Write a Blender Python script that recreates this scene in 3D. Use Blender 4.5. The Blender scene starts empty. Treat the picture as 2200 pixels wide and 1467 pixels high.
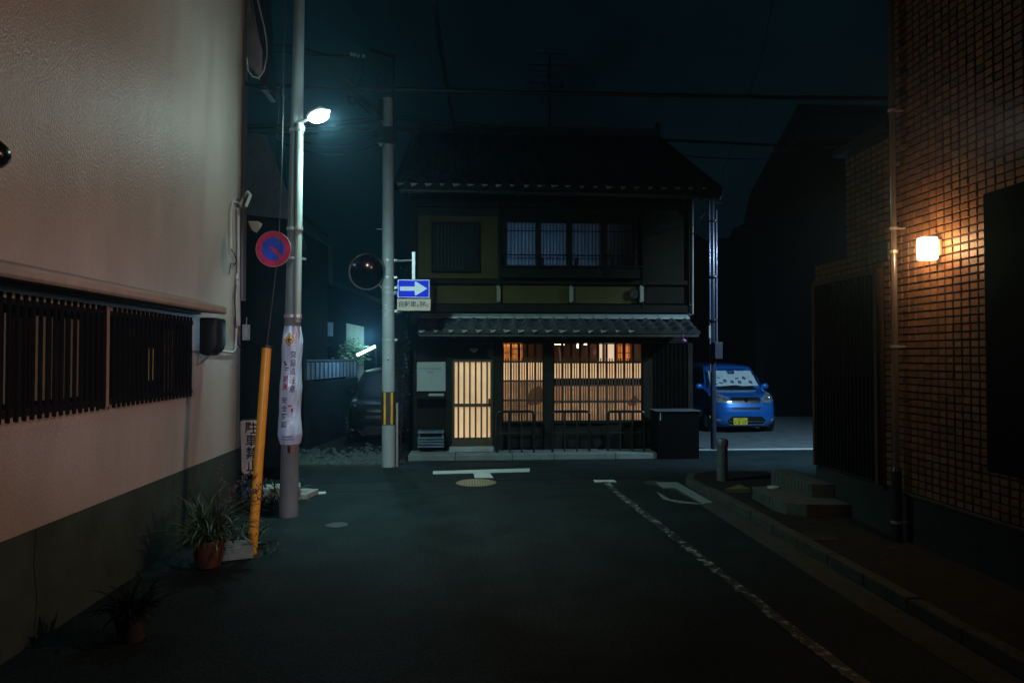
import bpy, bmesh, math, random
from mathutils import Vector, Matrix
R = math.radians
random.seed(7)
S = bpy.context.scene
COL = S.collection

# ------------------------------------------------------------------ camera
CAMZ = 2.0; YAW = R(3.51); PITCH = R(1.23); FPX = 1467.0
cd = bpy.data.cameras.new("camera"); cam = bpy.data.objects.new("camera", cd); COL.objects.link(cam)
cam.location = (0, 0, CAMZ); cam.rotation_euler = (math.pi/2 + PITCH, 0, -YAW)
cd.lens = 24.0; cd.sensor_width = 36.0; cd.clip_start = 0.05; cd.clip_end = 600
S.camera = cam
# ------------------------------------------------------------------ render / exposure
S.cycles.use_denoising = True
S.cycles.max_bounces = 6; S.cycles.diffuse_bounces = 3; S.cycles.glossy_bounces = 3
S.cycles.transparent_max_bounces = 12; S.cycles.volume_bounces = 0
S.cycles.sample_clamp_indirect = 3.0; S.cycles.use_light_tree = True
S.cycles.caustics_reflective = False; S.cycles.caustics_refractive = False
S.view_settings.view_transform = 'Standard'; S.view_settings.look = 'None'
S.view_settings.exposure = 0.0; S.view_settings.gamma = 1.0
# ------------------------------------------------------------------ night sky
W = bpy.data.worlds.new("World"); S.world = W; W.use_nodes = True
nt = W.node_tree; nt.nodes.clear()
tc = nt.nodes.new("ShaderNodeTexCoord"); nz = nt.nodes.new("ShaderNodeTexNoise")
nz.inputs["Scale"].default_value = 2.2; nz.inputs["Detail"].default_value = 5; nz.inputs["Roughness"].default_value = .55
rp = nt.nodes.new("ShaderNodeValToRGB")
rp.color_ramp.elements[0].position = .38; rp.color_ramp.elements[0].color = (.0003, .0011, .0015, 1)
rp.color_ramp.elements[1].position = .66; rp.color_ramp.elements[1].color = (.0015, .0066, .0092, 1)
bg = nt.nodes.new("ShaderNodeBackground"); bg.inputs[1].default_value = 1.0
wo = nt.nodes.new("ShaderNodeOutputWorld")
nt.links.new(tc.outputs["Generated"], nz.inputs["Vector"]); nt.links.new(nz.outputs["Fac"], rp.inputs[0])
nt.links.new(rp.outputs[0], bg.inputs[0]); nt.links.new(bg.outputs[0], wo.inputs[0])

# ------------------------------------------------------------------ picture -> place
_f = Vector((math.sin(YAW)*math.cos(PITCH), math.cos(YAW)*math.cos(PITCH), math.sin(PITCH)))
_r = Vector((math.cos(YAW), -math.sin(YAW), 0)); _u = _r.cross(_f)
def at(px, py, Y=None, X=None, Z=None):
    """a point of the place from its direction and one known coordinate"""
    d = _f*FPX + _r*(px-1100) + _u*(733.5-py)
    if Y is not None: t = Y/d.y
    elif X is not None: t = X/d.x
    else: t = (Z-CAMZ)/d.z
    return Vector((0, 0, CAMZ)) + d*t

# ------------------------------------------------------------------ materials
_M = {}
def mat(name, color, rough=.6, metal=0.0, var=.25, scale=3.0, bump=0.0, bscale=40.0, spec=.5, coat=0.0,
        stretch=(1, 1, 1), emit=None, estr=0.0, detail=6, tint=False, dark=None):
    if name in _M: return _M[name]
    m = bpy.data.materials.new(name); m.use_nodes = True; n = m.node_tree.nodes; L = m.node_tree.links
    b = n["Principled BSDF"]
    b.inputs["Roughness"].default_value = rough; b.inputs["Metallic"].default_value = metal
    b.inputs["Specular IOR Level"].default_value = spec; b.inputs["Coat Weight"].default_value = coat
    t = n.new("ShaderNodeTexCoord"); mp = n.new("ShaderNodeMapping"); mp.inputs["Scale"].default_value = stretch
    L.new(t.outputs["Object"], mp.inputs[0])
    z = n.new("ShaderNodeTexNoise"); z.inputs["Scale"].default_value = scale; z.inputs["Detail"].default_value = detail
    z.inputs["Roughness"].default_value = .6
    L.new(mp.outputs[0], z.inputs["Vector"])
    rp = n.new("ShaderNodeValToRGB"); e = rp.color_ramp.elements
    e[0].position = .3; e[1].position = .7
    lo = dark if dark else tuple(c*(1-var) for c in color)
    e[0].color = (*lo, 1); e[1].color = (*[min(1, c*(1+var)) for c in color], 1)
    L.new(z.outputs["Fac"], rp.inputs[0])
    out = rp.outputs[0]
    if tint:
        a = n.new("ShaderNodeAttribute"); a.attribute_name = "tint"
        mx = n.new("ShaderNodeMix"); mx.data_type = 'RGBA'; mx.blend_type = 'MULTIPLY'; mx.inputs[0].default_value = 1
        L.new(out, mx.inputs[6]); L.new(a.outputs["Color"], mx.inputs[7]); out = mx.outputs[2]
    L.new(out, b.inputs["Base Color"])
    if bump:
        z2 = n.new("ShaderNodeTexNoise"); z2.inputs["Scale"].default_value = bscale; z2.inputs["Detail"].default_value = 4
        L.new(mp.outputs[0], z2.inputs["Vector"])
        bp = n.new("ShaderNodeBump"); bp.inputs["Strength"].default_value = bump; bp.inputs["Distance"].default_value = .01
        L.new(z2.outputs["Fac"], bp.inputs["Height"]); L.new(bp.outputs[0], b.inputs["Normal"])
    if emit:
        rp2 = n.new("ShaderNodeValToRGB"); e = rp2.color_ramp.elements
        e[0].position = .25; e[1].position = .75
        e[0].color = (*[c*(1-var) for c in emit], 1); e[1].color = (*[c*(1+var) for c in emit], 1)
        L.new(z.outputs["Fac"], rp2.inputs[0]); L.new(rp2.outputs[0], b.inputs["Emission Color"])
        b.inputs["Emission Strength"].default_value = estr
    _M[name] = m; return m

def glassmat(name, tr=.85, rough=.03, tint=(.8, .9, 1)):
    if name in _M: return _M[name]
    m = bpy.data.materials.new(name); m.use_nodes = True; n = m.node_tree.nodes; L = m.node_tree.links
    n.clear(); o = n.new("ShaderNodeOutputMaterial"); mx = n.new("ShaderNodeMixShader")
    g = n.new("ShaderNodeBsdfGlossy"); g.inputs["Roughness"].default_value = rough
    t = n.new("ShaderNodeBsdfTransparent"); t.inputs[0].default_value = (*tint, 1)
    f = n.new("ShaderNodeFresnel"); f.inputs[0].default_value = 1.5
    a = n.new("ShaderNodeMath"); a.operation = 'ADD'; a.use_clamp = True; a.inputs[1].default_value = 1-tr-.04 if tr < .95 else 0
    L.new(f.outputs[0], a.inputs[0]); L.new(a.outputs[0], mx.inputs[0]); L.new(t.outputs[0], mx.inputs[1]); L.new(g.outputs[0], mx.inputs[2])
    L.new(mx.outputs[0], o.inputs[0]); _M[name] = m; return m

def worn_paint(name, color, under, amount=.5, scale=14, rough=.6):
    """paint rubbed off a surface in patches"""
    if name in _M: return _M[name]
    m = mat(name, color, rough, var=.1); n = m.node_tree.nodes; L = m.node_tree.links; b = n["Principled BSDF"]
    t = n.new("ShaderNodeTexCoord"); z = n.new("ShaderNodeTexNoise"); z.inputs["Scale"].default_value = scale; z.inputs["Detail"].default_value = 8
    z.inputs["Roughness"].default_value = .7
    L.new(t.outputs["Object"], z.inputs["Vector"])
    rp = n.new("ShaderNodeValToRGB"); e = rp.color_ramp.elements; e[0].position = amount-.03; e[1].position = amount+.03
    L.new(z.outputs["Fac"], rp.inputs[0])
    mx = n.new("ShaderNodeMix"); mx.data_type = 'RGBA'
    L.new(rp.outputs[0], mx.inputs[0]); mx.inputs[6].default_value = (*under, 1)
    L.new(b.inputs["Base Color"].links[0].from_socket, mx.inputs[7]); L.new(mx.outputs[2], b.inputs["Base Color"])
    return m

# ------------------------------------------------------------------ object helpers
def props(o, label=None, cat=None, group=None, kind=None):
    if label: o["label"] = label
    if cat: o["category"] = cat
    if group: o["group"] = group
    if kind: o["kind"] = kind
    return o
def wloc(o):
    v = Vector((0, 0, 0))
    while o: v += o.location; o = o.parent
    return v
def thing(name, label, cat, loc=(0, 0, 0), group=None):
    o = bpy.data.objects.new(name, None); o.empty_display_size = .2; COL.objects.link(o); o.location = loc
    return props(o, label, cat, group)

class MB:
    def __init__(s): s.v = []; s.f = []; s.c = []
    def add(s, vs, fs, col=None):
        k = len(s.v); s.v += [Vector(v) for v in vs]; s.f += [tuple(i+k for i in f) for f in fs]
        s.c += [col]*len(fs); return s
    def box(s, a, b, col=None):
        x0, x1 = sorted((a[0], b[0])); y0, y1 = sorted((a[1], b[1])); z0, z1 = sorted((a[2], b[2]))
        return s.add([(x0,y0,z0),(x1,y0,z0),(x1,y1,z0),(x0,y1,z0),(x0,y0,z1),(x1,y0,z1),(x1,y1,z1),(x0,y1,z1)],
              [(0,3,2,1),(4,5,6,7),(0,1,5,4),(1,2,6,5),(2,3,7,6),(3,0,4,7)], col)
    def cbox(s, c, d, rot=None):
        """box by centre and size, turned by a matrix"""
        k = len(s.v); s.box([-x/2 for x in d], [x/2 for x in d])
        for i in range(k, len(s.v)):
            v = s.v[i]; s.v[i] = (rot @ v if rot else v) + Vector(c)
        return s
    def bar(s, p, q, w, h=None, up=(0, 0, 1)):
        p, q = Vector(p), Vector(q); h = h or w; d = (q-p).normalized(); u = Vector(up)
        if abs(d.dot(u)) > .98: u = Vector((0, 1, 0))
        a = d.cross(u).normalized(); b = a.cross(d)
        vs = [e + a*(w/2*i) + b*(h/2*j) for e in (p, q) for i, j in ((-1,-1),(1,-1),(1,1),(-1,1))]
        return s.add(vs, [(0,1,2,3),(7,6,5,4),(0,4,5,1),(1,5,6,2),(2,6,7,3),(3,7,4,0)])
    def tube(s, pts, r, n=10, caps=True):
        pts = [Vector(p) for p in pts]; rs = r if isinstance(r, (list, tuple)) else [r]*len(pts)
        k = len(s.v); prev = None
        for i, p in enumerate(pts):
            d = (pts[min(i+1, len(pts)-1)] - pts[max(i-1, 0)]).normalized()
            if prev is None:
                u = Vector((0, 0, 1)) if abs(d.z) < .9 else Vector((1, 0, 0))
                a = d.cross(u).normalized()
            else: a = (prev - d*prev.dot(d)).normalized()
            prev = a; b = d.cross(a)
            for j in range(n):
                t = 2*math.pi*j/n; s.v.append(p + (a*math.cos(t)+b*math.sin(t))*rs[i])
        for i in range(len(pts)-1):
            for j in range(n):
                s.f.append((k+i*n+j, k+i*n+(j+1) % n, k+(i+1)*n+(j+1) % n, k+(i+1)*n+j)); s.c.append(None)
        if caps:
            s.f.append(tuple(k+j for j in range(n))[::-1]); s.f.append(tuple(k+(len(pts)-1)*n+j for j in range(n))); s.c += [None, None]
        return s
    def prism(s, poly, d):
        """closed outline (3D points) pushed along d"""
        n = len(poly); d = Vector(d); vs = [Vector(p) for p in poly] + [Vector(p)+d for p in poly]
        return s.add(vs, [tuple(range(n))[::-1], tuple(range(n, 2*n))] + [(i, (i+1) % n, n+(i+1) % n, n+i) for i in range(n)])
    def ball(s, c, rx, ry=None, rz=None, n=14, m=9, rot=None):
        ry = ry or rx; rz = rz or rx; k = len(s.v); c = Vector(c)
        for i in range(m+1):
            a = math.pi*i/m
            for j in range(n):
                b = 2*math.pi*j/n; v = Vector((rx*math.sin(a)*math.cos(b), ry*math.sin(a)*math.sin(b), rz*math.cos(a)))
                s.v.append((rot @ v if rot else v)+c)
        for i in range(m):
            for j in range(n):
                s.f.append((k+i*n+j, k+(i+1)*n+j, k+(i+1)*n+(j+1) % n, k+i*n+(j+1) % n)); s.c.append(None)
        return s
    def disc(s, c, nrm, r, th=.01, n=32, r2=None):
        nrm = Vector(nrm).normalized(); c = Vector(c)
        return s.tube([c, c+nrm*th], [r, r2 or r], n)
    def build(s, name, m, parent=None, smooth=False, loc=None, bevel=0, kind=None):
        me = bpy.data.meshes.new(name)
        off = wloc(parent) if parent else Vector(loc or (0, 0, 0))
        me.from_pydata([v-off for v in s.v], [], s.f); me.materials.append(m)
        if any(c is not None for c in s.c):
            at_ = me.color_attributes.new("tint", 'FLOAT_COLOR', 'CORNER'); i = 0
            for p, c in zip(me.polygons, s.c):
                for _ in range(p.loop_total): at_.data[i].color = (*(c or (1, 1, 1)), 1); i += 1
        bm = bmesh.new(); bm.from_mesh(me)
        if smooth: bmesh.ops.remove_doubles(bm, verts=bm.verts, dist=1e-5)
        bmesh.ops.recalc_face_normals(bm, faces=bm.faces)
        if bevel:
            bmesh.ops.bevel(bm, geom=[e for e in bm.edges if e.is_manifold and e.calc_face_angle(0) > .5], offset=bevel, segments=2, affect='EDGES', profile=.5)
        bm.to_mesh(me); bm.free()
        if smooth:
            for p in me.polygons: p.use_smooth = True
            try: me.set_sharp_from_angle(angle=R(42))
            except Exception: pass
        o = bpy.data.objects.new(name, me); COL.objects.link(o)
        if parent: o.parent = parent
        else: o.location = off
        if kind: o["kind"] = kind
        return o

def solo(mb, name, m, label, cat, loc, group=None, **k):
    return props(mb.build(name, m, None, loc=loc, **k), label, cat, group)
def struct(mb, name, m, **k): return mb.build(name, m, kind='structure', **k)
def dup(root, loc, label=None):
    def rec(o, par):
        c = o.copy(); COL.objects.link(c)
        if par: c.parent = par
        for ch in list(o.children): rec(ch, c)
        return c
    r = rec(root, None); r.location = loc
    if label: r["label"] = label
    return r

_G = {}
def glyph(ch, bold=.0):
    """one printed character as flat triangles, one unit high"""
    if (ch, bold) not in _G:
        cu = bpy.data.curves.new("glyph", 'FONT'); cu.body = ch; cu.size = 1; cu.align_x = 'CENTER'; cu.align_y = 'CENTER'; cu.offset = bold
        cu.resolution_u = 3
        o = bpy.data.objects.new("glyph", cu); me = bpy.data.meshes.new_from_object(o)
        _G[(ch, bold)] = ([v.co.copy() for v in me.vertices], [tuple(p.vertices) for p in me.polygons])
        bpy.data.objects.remove(o); bpy.data.meshes.remove(me); bpy.data.curves.remove(cu)
    return _G[(ch, bold)]
def write(mb, s, c, size, fn, wide=1.0, bold=.01):
    """writes s centred at (u, v) of the sheet that fn maps into the place"""
    vs, fs = glyph(s, bold)
    mb.add([fn(c[0]+v.x*size*wide, c[1]+v.y*size) for v in vs], fs)

def lamp(name, kind, loc, power, color, parent=None, size=.1, aim=None, spot=None, blend=1.0):
    l = bpy.data.lights.new(name, kind); l.energy = power; l.color = color
    if kind in ('POINT', 'SPOT'): l.shadow_soft_size = size
    if kind == 'AREA': l.size = size
    if kind == 'SPOT': l.spot_size = R(spot); l.spot_blend = blend
    o = bpy.data.objects.new(name, l); COL.objects.link(o)
    if aim is not None: o.rotation_euler = (Vector(aim)-Vector(loc)).to_track_quat('-Z', 'Y').to_euler()
    if parent: o.parent = parent; o.location = Vector(loc)-wloc(parent)
    else: o.location = loc
    return o

# ------------------------------------------------------------------ common materials
ASPHALT = mat('asphalt', (.0105, .0190, .0200), .7, var=.3, scale=1.1, bump=1.0, bscale=70, spec=.16, detail=10)
CONC = mat('concrete', (.30, .31, .30), .85, var=.22, scale=5, bump=.3, bscale=60)
GUTTER = mat('gutter concrete', (.05, .052, .048), .85, spec=.15, var=.3, scale=6, bump=.4, bscale=70)
PAVE = mat('sidewalk blocks', (.030, .029, .025), .85, spec=.15, var=.3, scale=9, bump=.3, bscale=60)
def _bricks(m):
    n = m.node_tree.nodes; L = m.node_tree.links; b = n["Principled BSDF"]; t = n.new("ShaderNodeTexCoord"); k = n.new("ShaderNodeTexBrick")
    k.inputs["Scale"].default_value = 4.6; k.inputs["Mortar Size"].default_value = .02; k.inputs["Color1"].default_value = (1, 1, 1, 1); k.inputs["Color2"].default_value = (.7, .7, .7, 1); k.inputs["Mortar"].default_value = (.3, .3, .3, 1)
    L.new(t.outputs["Object"], k.inputs["Vector"]); x = n.new("ShaderNodeMix"); x.data_type = 'RGBA'; x.blend_type = 'MULTIPLY'; x.inputs[0].default_value = 1
    L.new(b.inputs["Base Color"].links[0].from_socket, x.inputs[6]); L.new(k.outputs["Color"], x.inputs[7]); L.new(x.outputs[2], b.inputs["Base Color"])
_bricks(PAVE)
POLEC = mat('pole concrete', (.17, .20, .22), .75, var=.18, scale=6, bump=.25, bscale=90, stretch=(1, 1, .3))
STEEL = mat('galvanised steel', (.45, .46, .47), .45, metal=.6, var=.15, scale=12)
BLACK = mat('black metal', (.012, .012, .013), .4, var=.2, scale=8)
DARKWOOD = mat('dark stained wood', (.012, .009, .006), .8, spec=.10, var=.4, scale=6, stretch=(6, 6, .6), bump=.2, bscale=30)
WIREM = mat('black cable', (.01, .01, .012), .5, var=.1)
def speckle(m, scale, lo, hi, stretch=(1, 1, 1), detail=3):
    n = m.node_tree.nodes; L = m.node_tree.links; b = n["Principled BSDF"]; t = n.new("ShaderNodeTexCoord"); mp = n.new("ShaderNodeMapping"); mp.inputs["Scale"].default_value = stretch
    z = n.new("ShaderNodeTexNoise"); z.inputs["Scale"].default_value = scale; z.inputs["Detail"].default_value = detail; z.inputs["Roughness"].default_value = .7
    L.new(t.outputs["Object"], mp.inputs[0]); L.new(mp.outputs[0], z.inputs["Vector"])
    r = n.new("ShaderNodeMapRange"); r.inputs["From Min"].default_value = .35; r.inputs["From Max"].default_value = .65; r.inputs["To Min"].default_value = lo; r.inputs["To Max"].default_value = hi
    L.new(z.outputs["Fac"], r.inputs["Value"]); x = n.new("ShaderNodeMix"); x.data_type = 'RGBA'; x.blend_type = 'MULTIPLY'; x.inputs[0].default_value = 1
    L.new(b.inputs["Base Color"].links[0].from_socket, x.inputs[6]); L.new(r.outputs[0], x.inputs[7]); L.new(x.outputs[2], b.inputs["Base Color"])
speckle(ASPHALT, 38, .35, 1.9); speckle(ASPHALT, 2.2, .9, 1.12)
WHITEP = mat('white plastic', (.62, .64, .64), .5, var=.08, scale=10)
KAWARA = mat('grey roof tile', (.055, .060, .068), .30, var=.3, scale=7, bump=.15, bscale=60, spec=.6)
# ================================================================== GROUND
FY = 13.8            # house front
m = MB(); m.box((-150, -60, -.3), (150, 260, 0)); struct(m, 'road', ASPHALT)
# pavement on the right with kerb and gutter
def quadstrip(pts, z0, z1):
    mb = MB(); mb.prism([(x, y, z0) for x, y in pts], (0, 0, z1-z0)); return mb
struct(quadstrip([(3.10, -8), (3.42, -8), (3.42, 9.4), (3.30, 10.2), (2.98, 10.9), (2.72, 10.72), (3.05, 10.0), (3.10, 9.2)], -.02, .006), 'gutter', GUTTER)
struct(quadstrip([(3.55, -8), (4.9, -8), (4.9, 11.1), (3.9, 11.2), (3.5, 10.8), (3.50, 9.9), (3.55, 9.4)], -.02, .095), 'sidewalk', PAVE)
kb = MB(); y = -8.0
while y < 9.3:
    l = .6
    kb.box((3.422, y+.004, -.02), (3.546, y+l-.004, .104+random.uniform(-.004, .004))); y += l
struct(kb, 'kerb', mat('kerb stone', (.06, .06, .052), .85, spec=.15, var=.3, scale=8, bump=.3), bevel=.012)
kc = MB()
for (a, b) in (((3.49, 9.35), (3.43, 9.9)), ((3.43, 9.9), (3.40, 10.45)), ((3.40, 10.45), (3.6, 10.95)), ((3.6, 10.95), (4.0, 11.25))):
    kc.bar((a[0], a[1], .045), (b[0], b[1], .045), .12, .11)
struct(kc, 'kerb_corner', _M['kerb stone'], bevel=.01)
# pale concrete lane and car park beyond the crossing
struct(quadstrip([(4.55, 14.2), (20, 14.2), (20, 24), (4.55, 24)], -.02, .008), 'parking_ground', mat('parking concrete', (.10, .125, .13), .8, spec=.2, var=.3, scale=3, bump=.4, bscale=80))
# white painted road lines
WP = worn_paint('worn road paint', (.30, .32, .30), (.013, .02, .021), .55, 9)
WP2 = worn_paint('road paint', (.62, .66, .64), (.05, .06, .06), .36, 16)
WP3 = worn_paint('dim road paint', (.22, .24, .23), (.03, .035, .035), .4, 14)
def line(name, pts, m, w=None, th=.012):
    mb = MB()
    if w is None: mb.prism([(p[0], p[1], .0) for p in pts], (0, 0, th))
    else:
        for p, q in zip(pts, pts[1:]): mb.bar((*p, 0), (*q, 0), w, th*2)
    return struct(mb, name, m)
def g(px, py): p = at(px, py, Z=0); return (p.x, p.y)
line('road_line_edge', [(2.14, 10.75), (2.16, 9.6), (2.24, 7.9), (2.30, 6.2), (2.34, 5.0), (2.42, 3.4), (2.45, -6)], WP, .10)
line('road_line_end', [(1.98, 10.75), (2.32, 10.75), (2.32, 10.92), (1.98, 10.92)], WP2)
line('road_line_bar', [g(930, 1019), g(1138, 1014), g(1138, 1007), g(930, 1013)], WP2)
line('road_line_stem', [g(1020, 1027), g(1060, 1027), g(1052, 1016.6), g(1017, 1017)], WP2)
line('road_line_dash', [g(679, 1062), g(700, 1060), g(700, 1057), g(681, 1058)], WP2)
line('road_line_corner', [g(1408, 1037), g(1455, 1037), g(1530, 1080), g(1512, 1084), g(1450, 1049), g(1425, 1049)], WP3)
line('road_line_corner_foot', [g(1412, 1058), g(1440, 1074), g(1512, 1084), g(1460, 1080), g(1425, 1072)], WP3)
line('parking_line', [(4.6, 14.24), (11, 14.24), (11, 14.34), (4.6, 14.34)], WP2 and mat('parking edge line', (.5, .52, .52), .7, var=.2)).location.z = .008
# manhole cover
c = at(1023, 1037, Z=0)
mh = MB(); mh.disc((c.x, c.y, 0), (0, 0, 1), .32, .006, 40); 
mt = thing('manhole_cover', 'round patterned iron manhole cover set in the asphalt below the white T marking', 'manhole cover', (c.x, c.y, 0))
mh.build('cover', mat('worn iron', (.22, .20, .14), .5, metal=.3, var=.4, scale=30), mt)
pt = MB()
for i in range(-7, 8):
    for j in range(-7, 8):
        x, y = i*.042, j*.042
        if x*x+y*y < .29**2: pt.box((c.x+x-.012, c.y+y-.012, .006), (c.x+x+.012, c.y+y+.012, .0095))
pt.build('raised_pattern', mat('polished iron', (.40, .36, .24), .4, metal=.3, var=.3, scale=30), mt)
c = at(723, 1128, Z=0); mh = MB(); mh.disc((c.x, c.y, 0), (0, 0, 1), .13, .006, 28)
solo(mh, 'valve_cover', mat('dark iron', (.03, .03, .03), .5, var=.3), 'small dark round valve cover in the asphalt right of the grey street lamp pole', 'manhole cover', (c.x, c.y, 0))
c = at(1755, 1152, Z=.1); mh = MB(); mh.box((c.x-.2, c.y-.14, .09), (c.x+.2, c.y+.14, .1))
solo(mh, 'drain_cover', _M['dark iron'], 'dark rectangular drain cover in the right pavement below the steps', 'drain cover', (c.x, c.y, .1), bevel=.002)
# asphalt patch seams (a repaired trench)
line('asphalt_patch', [(-2.7, 10.2), (2.9, 10.45), (2.9, 10.52), (-2.7, 10.27)], mat('patch asphalt', (.022, .03, .032), .9, spec=.15, var=.3, bump=.6, bscale=100), th=.004)
line('asphalt_repair', [(-2.9, 10.9), (5.2, 11.25), (5.2, 12.6), (-2.9, 12.3)], mat('fresh asphalt', (.016, .023, .025), .85, spec=.15, var=.3, bump=.8, bscale=110), th=.004)

# ================================================================== LEFT BUILDING (white stucco)
XL = -3.05; YL = 9.28
lb = thing('stucco_building', 'large pale stucco building along the left side with a dark painted base', 'building', (XL, YL, 0))
STUCCO = mat('pale stucco', (.45, .385, .345), .36, var=.12, scale=1.3, bump=1.0, bscale=85, spec=.6, stretch=(1, 1, .45), detail=8)
speckle(STUCCO, 4, .95, 1.04, (1, 1, .14)); speckle(STUCCO, 90, .9, 1.08)
PLINTH = mat('dark green base paint', (.045, .065, .055), .8, spec=.2, var=.25, scale=3, bump=.3, bscale=60)
wy0, wy1, wz0, wz1 = 2.2, 7.62, 1.60, 2.38          # window opening
w = MB()
w.box((XL-6, -8, .79), (XL, wy0, 7.5)); w.box((XL-6, wy1, .79), (XL, YL, 7.5))
w.box((XL-6, wy0, .79), (XL, wy1, wz0)); w.box((XL-6, wy0, wz1), (XL, wy1, 7.5))
w.build('wall', STUCCO, lb)
b = MB(); b.box((XL-6, -8, -.05), (XL+.012, YL+.01, .79)); b.build('painted_base', PLINTH, lb)
cr = MB(); cr.tube([(XL+.013, 5.0, .02), (XL+.013, 5.03, .3), (XL+.013, 4.99, .55), (XL+.013, 5.01, .78)], .0025, 5); cr.build('crack', BLACK, lb)
# deep dark window with louvre bars
wr = MB(); wr.box((XL-.32, wy0, wz0), (XL-.28, wy1, wz1)); wr.build('window_back', mat('dark room', (.008, .008, .008), .6, var=.1), lb)
wf = MB(); t = .045
wf.box((XL-.06, wy0, wz1-t), (XL+.006, wy1, wz1+.004)); wf.box((XL-.06, wy0, wz0-.004), (XL+.006, wy1, wz0+t))
for yy in (wy0+.02, 5.86, wy1-.02): wf.box((XL-.06, yy-.022, wz0+t), (XL+.012, yy+.022, wz1-t))
wfo = wf.build('window_frame', mat('bronze frame', (.02, .014, .011), .7, var=.2), lb)
MULL = MB(); MULL.box((XL+.013, 5.84, wz0-.02), (XL+.05, 5.885, wz1+.03)); MULL.build('window_post', mat('tan post', (.30, .21, .17), .6, var=.2), lb)
bl = MB()
for i in range(22):
    yy = 4.55+.105*i
    if yy > 5.7 or 4.88 < yy < 5.0: continue
    bl.box((XL-.07, yy, wz0+.08), (XL-.06, yy+.058, wz1-.09))
bl.build('vertical_blind', mat('pale blind', (.22, .21, .17), .7, var=.2), lb)
bl = MB(); bl.box((XL-.15, 6.98, wz0+.16), (XL-.14, 7.01, wz0+.48)); bl.box((XL-.15, 7.07, wz0+.16), (XL-.14, 7.10, wz0+.48)); bl.build('curtain_edge', mat('pale blind edge', (.75, .65, .35), .7, var=.2), lb)
gr = MB(); yy = wy0+.03; BRX = XL+.05
n = 0
while yy < wy1-.02:
    if abs(yy-5.86) > .05:
        gr.bar((BRX, yy, wz0-.035), (BRX, yy, wz1+.035), .024, .022, up=(0, 1, 0))
    yy += .083; n += 1
gr.build('window_bars', mat('matt black bar', (.006, .005, .005), .85, spec=.15), lb, bevel=.003)
rl = MB()
for z in (wz0+.02, wz1-.02): rl.bar((BRX-.015, wy0, z), (BRX-.015, wy1, z), .02, .04)
rl.build('bar_rail', BLACK, lb)
# sloping hood over window
hd = MB(); hz = 2.43
prof = [(XL-.001, hz+.06), (XL+.34, hz+.03), (XL+.36, hz+.05), (XL+.36, hz+.10), (XL+.34, hz+.115), (XL-.001, hz+.20)]
hd.prism([(x, wy0-1.5, z) for x, z in prof], (0, wy1+.12-(wy0-1.5), 0))
hd.build('window_hood', mat('hood stucco', (.36, .29, .24), .6, var=.15, scale=5, bump=.5, bscale=70), lb, bevel=.006)
hs = MB(); hs.box((XL, wy0-1.5, hz+.025), (XL+.10, wy1+.06, hz+.058)); hs.build('hood_painted_shade', BLACK, lb)  # black strip drawn in for the shade under the hood
# end board at the corner and roof verge
eb = MB(); eb.box((XL-.3, YL+.001, 2.74), (XL+.028, YL+.12, 7.4)); eb.build('corner_board', STUCCO, lb)
YV = 9.3
vg = [at(478, -40, Y=YV), at(530, -40, Y=YV), at(543, 40, Y=YV), at(556, 100, Y=YV), at(556, 145, Y=YV), at(546, 152, Y=YV), at(531, 140, Y=YV), at(519, 115, Y=YV), at(515, 82, Y=YV), at(525, 60, Y=YV)]
v = MB(); v.prism([p for p in vg], (0, .5, 0)); v.build('eave_verge', mat('verge plaster', (.36, .34, .36), .7, var=.2, scale=4, bump=.3), lb)
vg2 = [at(530, -40, Y=9.45), at(560, -40, Y=9.45), at(566, 80, Y=9.45), at(571, 190, Y=9.45), at(560, 192, Y=9.45), at(555, 130, Y=9.45), at(545, 60, Y=9.45)]
v = MB(); v.prism(vg2, (0, .5, 0)); v.build('eave_gutter', BLACK, lb)
# the roof slab running back over the building (out of frame)
v = MB(); v.prism([(XL+.5, -8, 7.5), (XL-6, -8, 9.8), (XL-6, -8, 10), (XL+.5, -8, 7.7)], (0, 17.6, 0)); v.build('roof', KAWARA, lb)
# black wall box + bracket
bb = thing('wall_box', 'black boxy unit hanging on the pale left wall at the end of the window hood', 'outdoor unit', (XL, 7.87, 2.0))
q = MB(); q.prism([(XL+.05, 7.76, 2.03), (XL+.14, 7.76, 2.00), (XL+.22, 7.76, 2.07), (XL+.245, 7.76, 2.14), (XL+.245, 7.76, 2.40), (XL+.22, 7.76, 2.43), (XL+.05, 7.76, 2.43)], (0, .30, 0))
q.build('casing', mat('glossy black plastic', (.006, .006, .007), .5, var=.1, spec=.3), bb, bevel=.02, smooth=True)
q = MB(); q.tube([(XL, 7.82, 1.90), (XL+.02, 7.82, 1.91), (XL+.17, 7.82, 2.03)], .008, 8); q.tube([(XL+.01, 7.82, 1.92), (XL+.03, 7.82, 2.03)], .008, 8); q.tube([(XL+.01, 7.94, 1.92), (XL+.12, 7.94, 2.03)], .008, 8)
q.build('bracket', mat('rusty bracket', (.25, .17, .12), .6, var=.3), bb)
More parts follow.
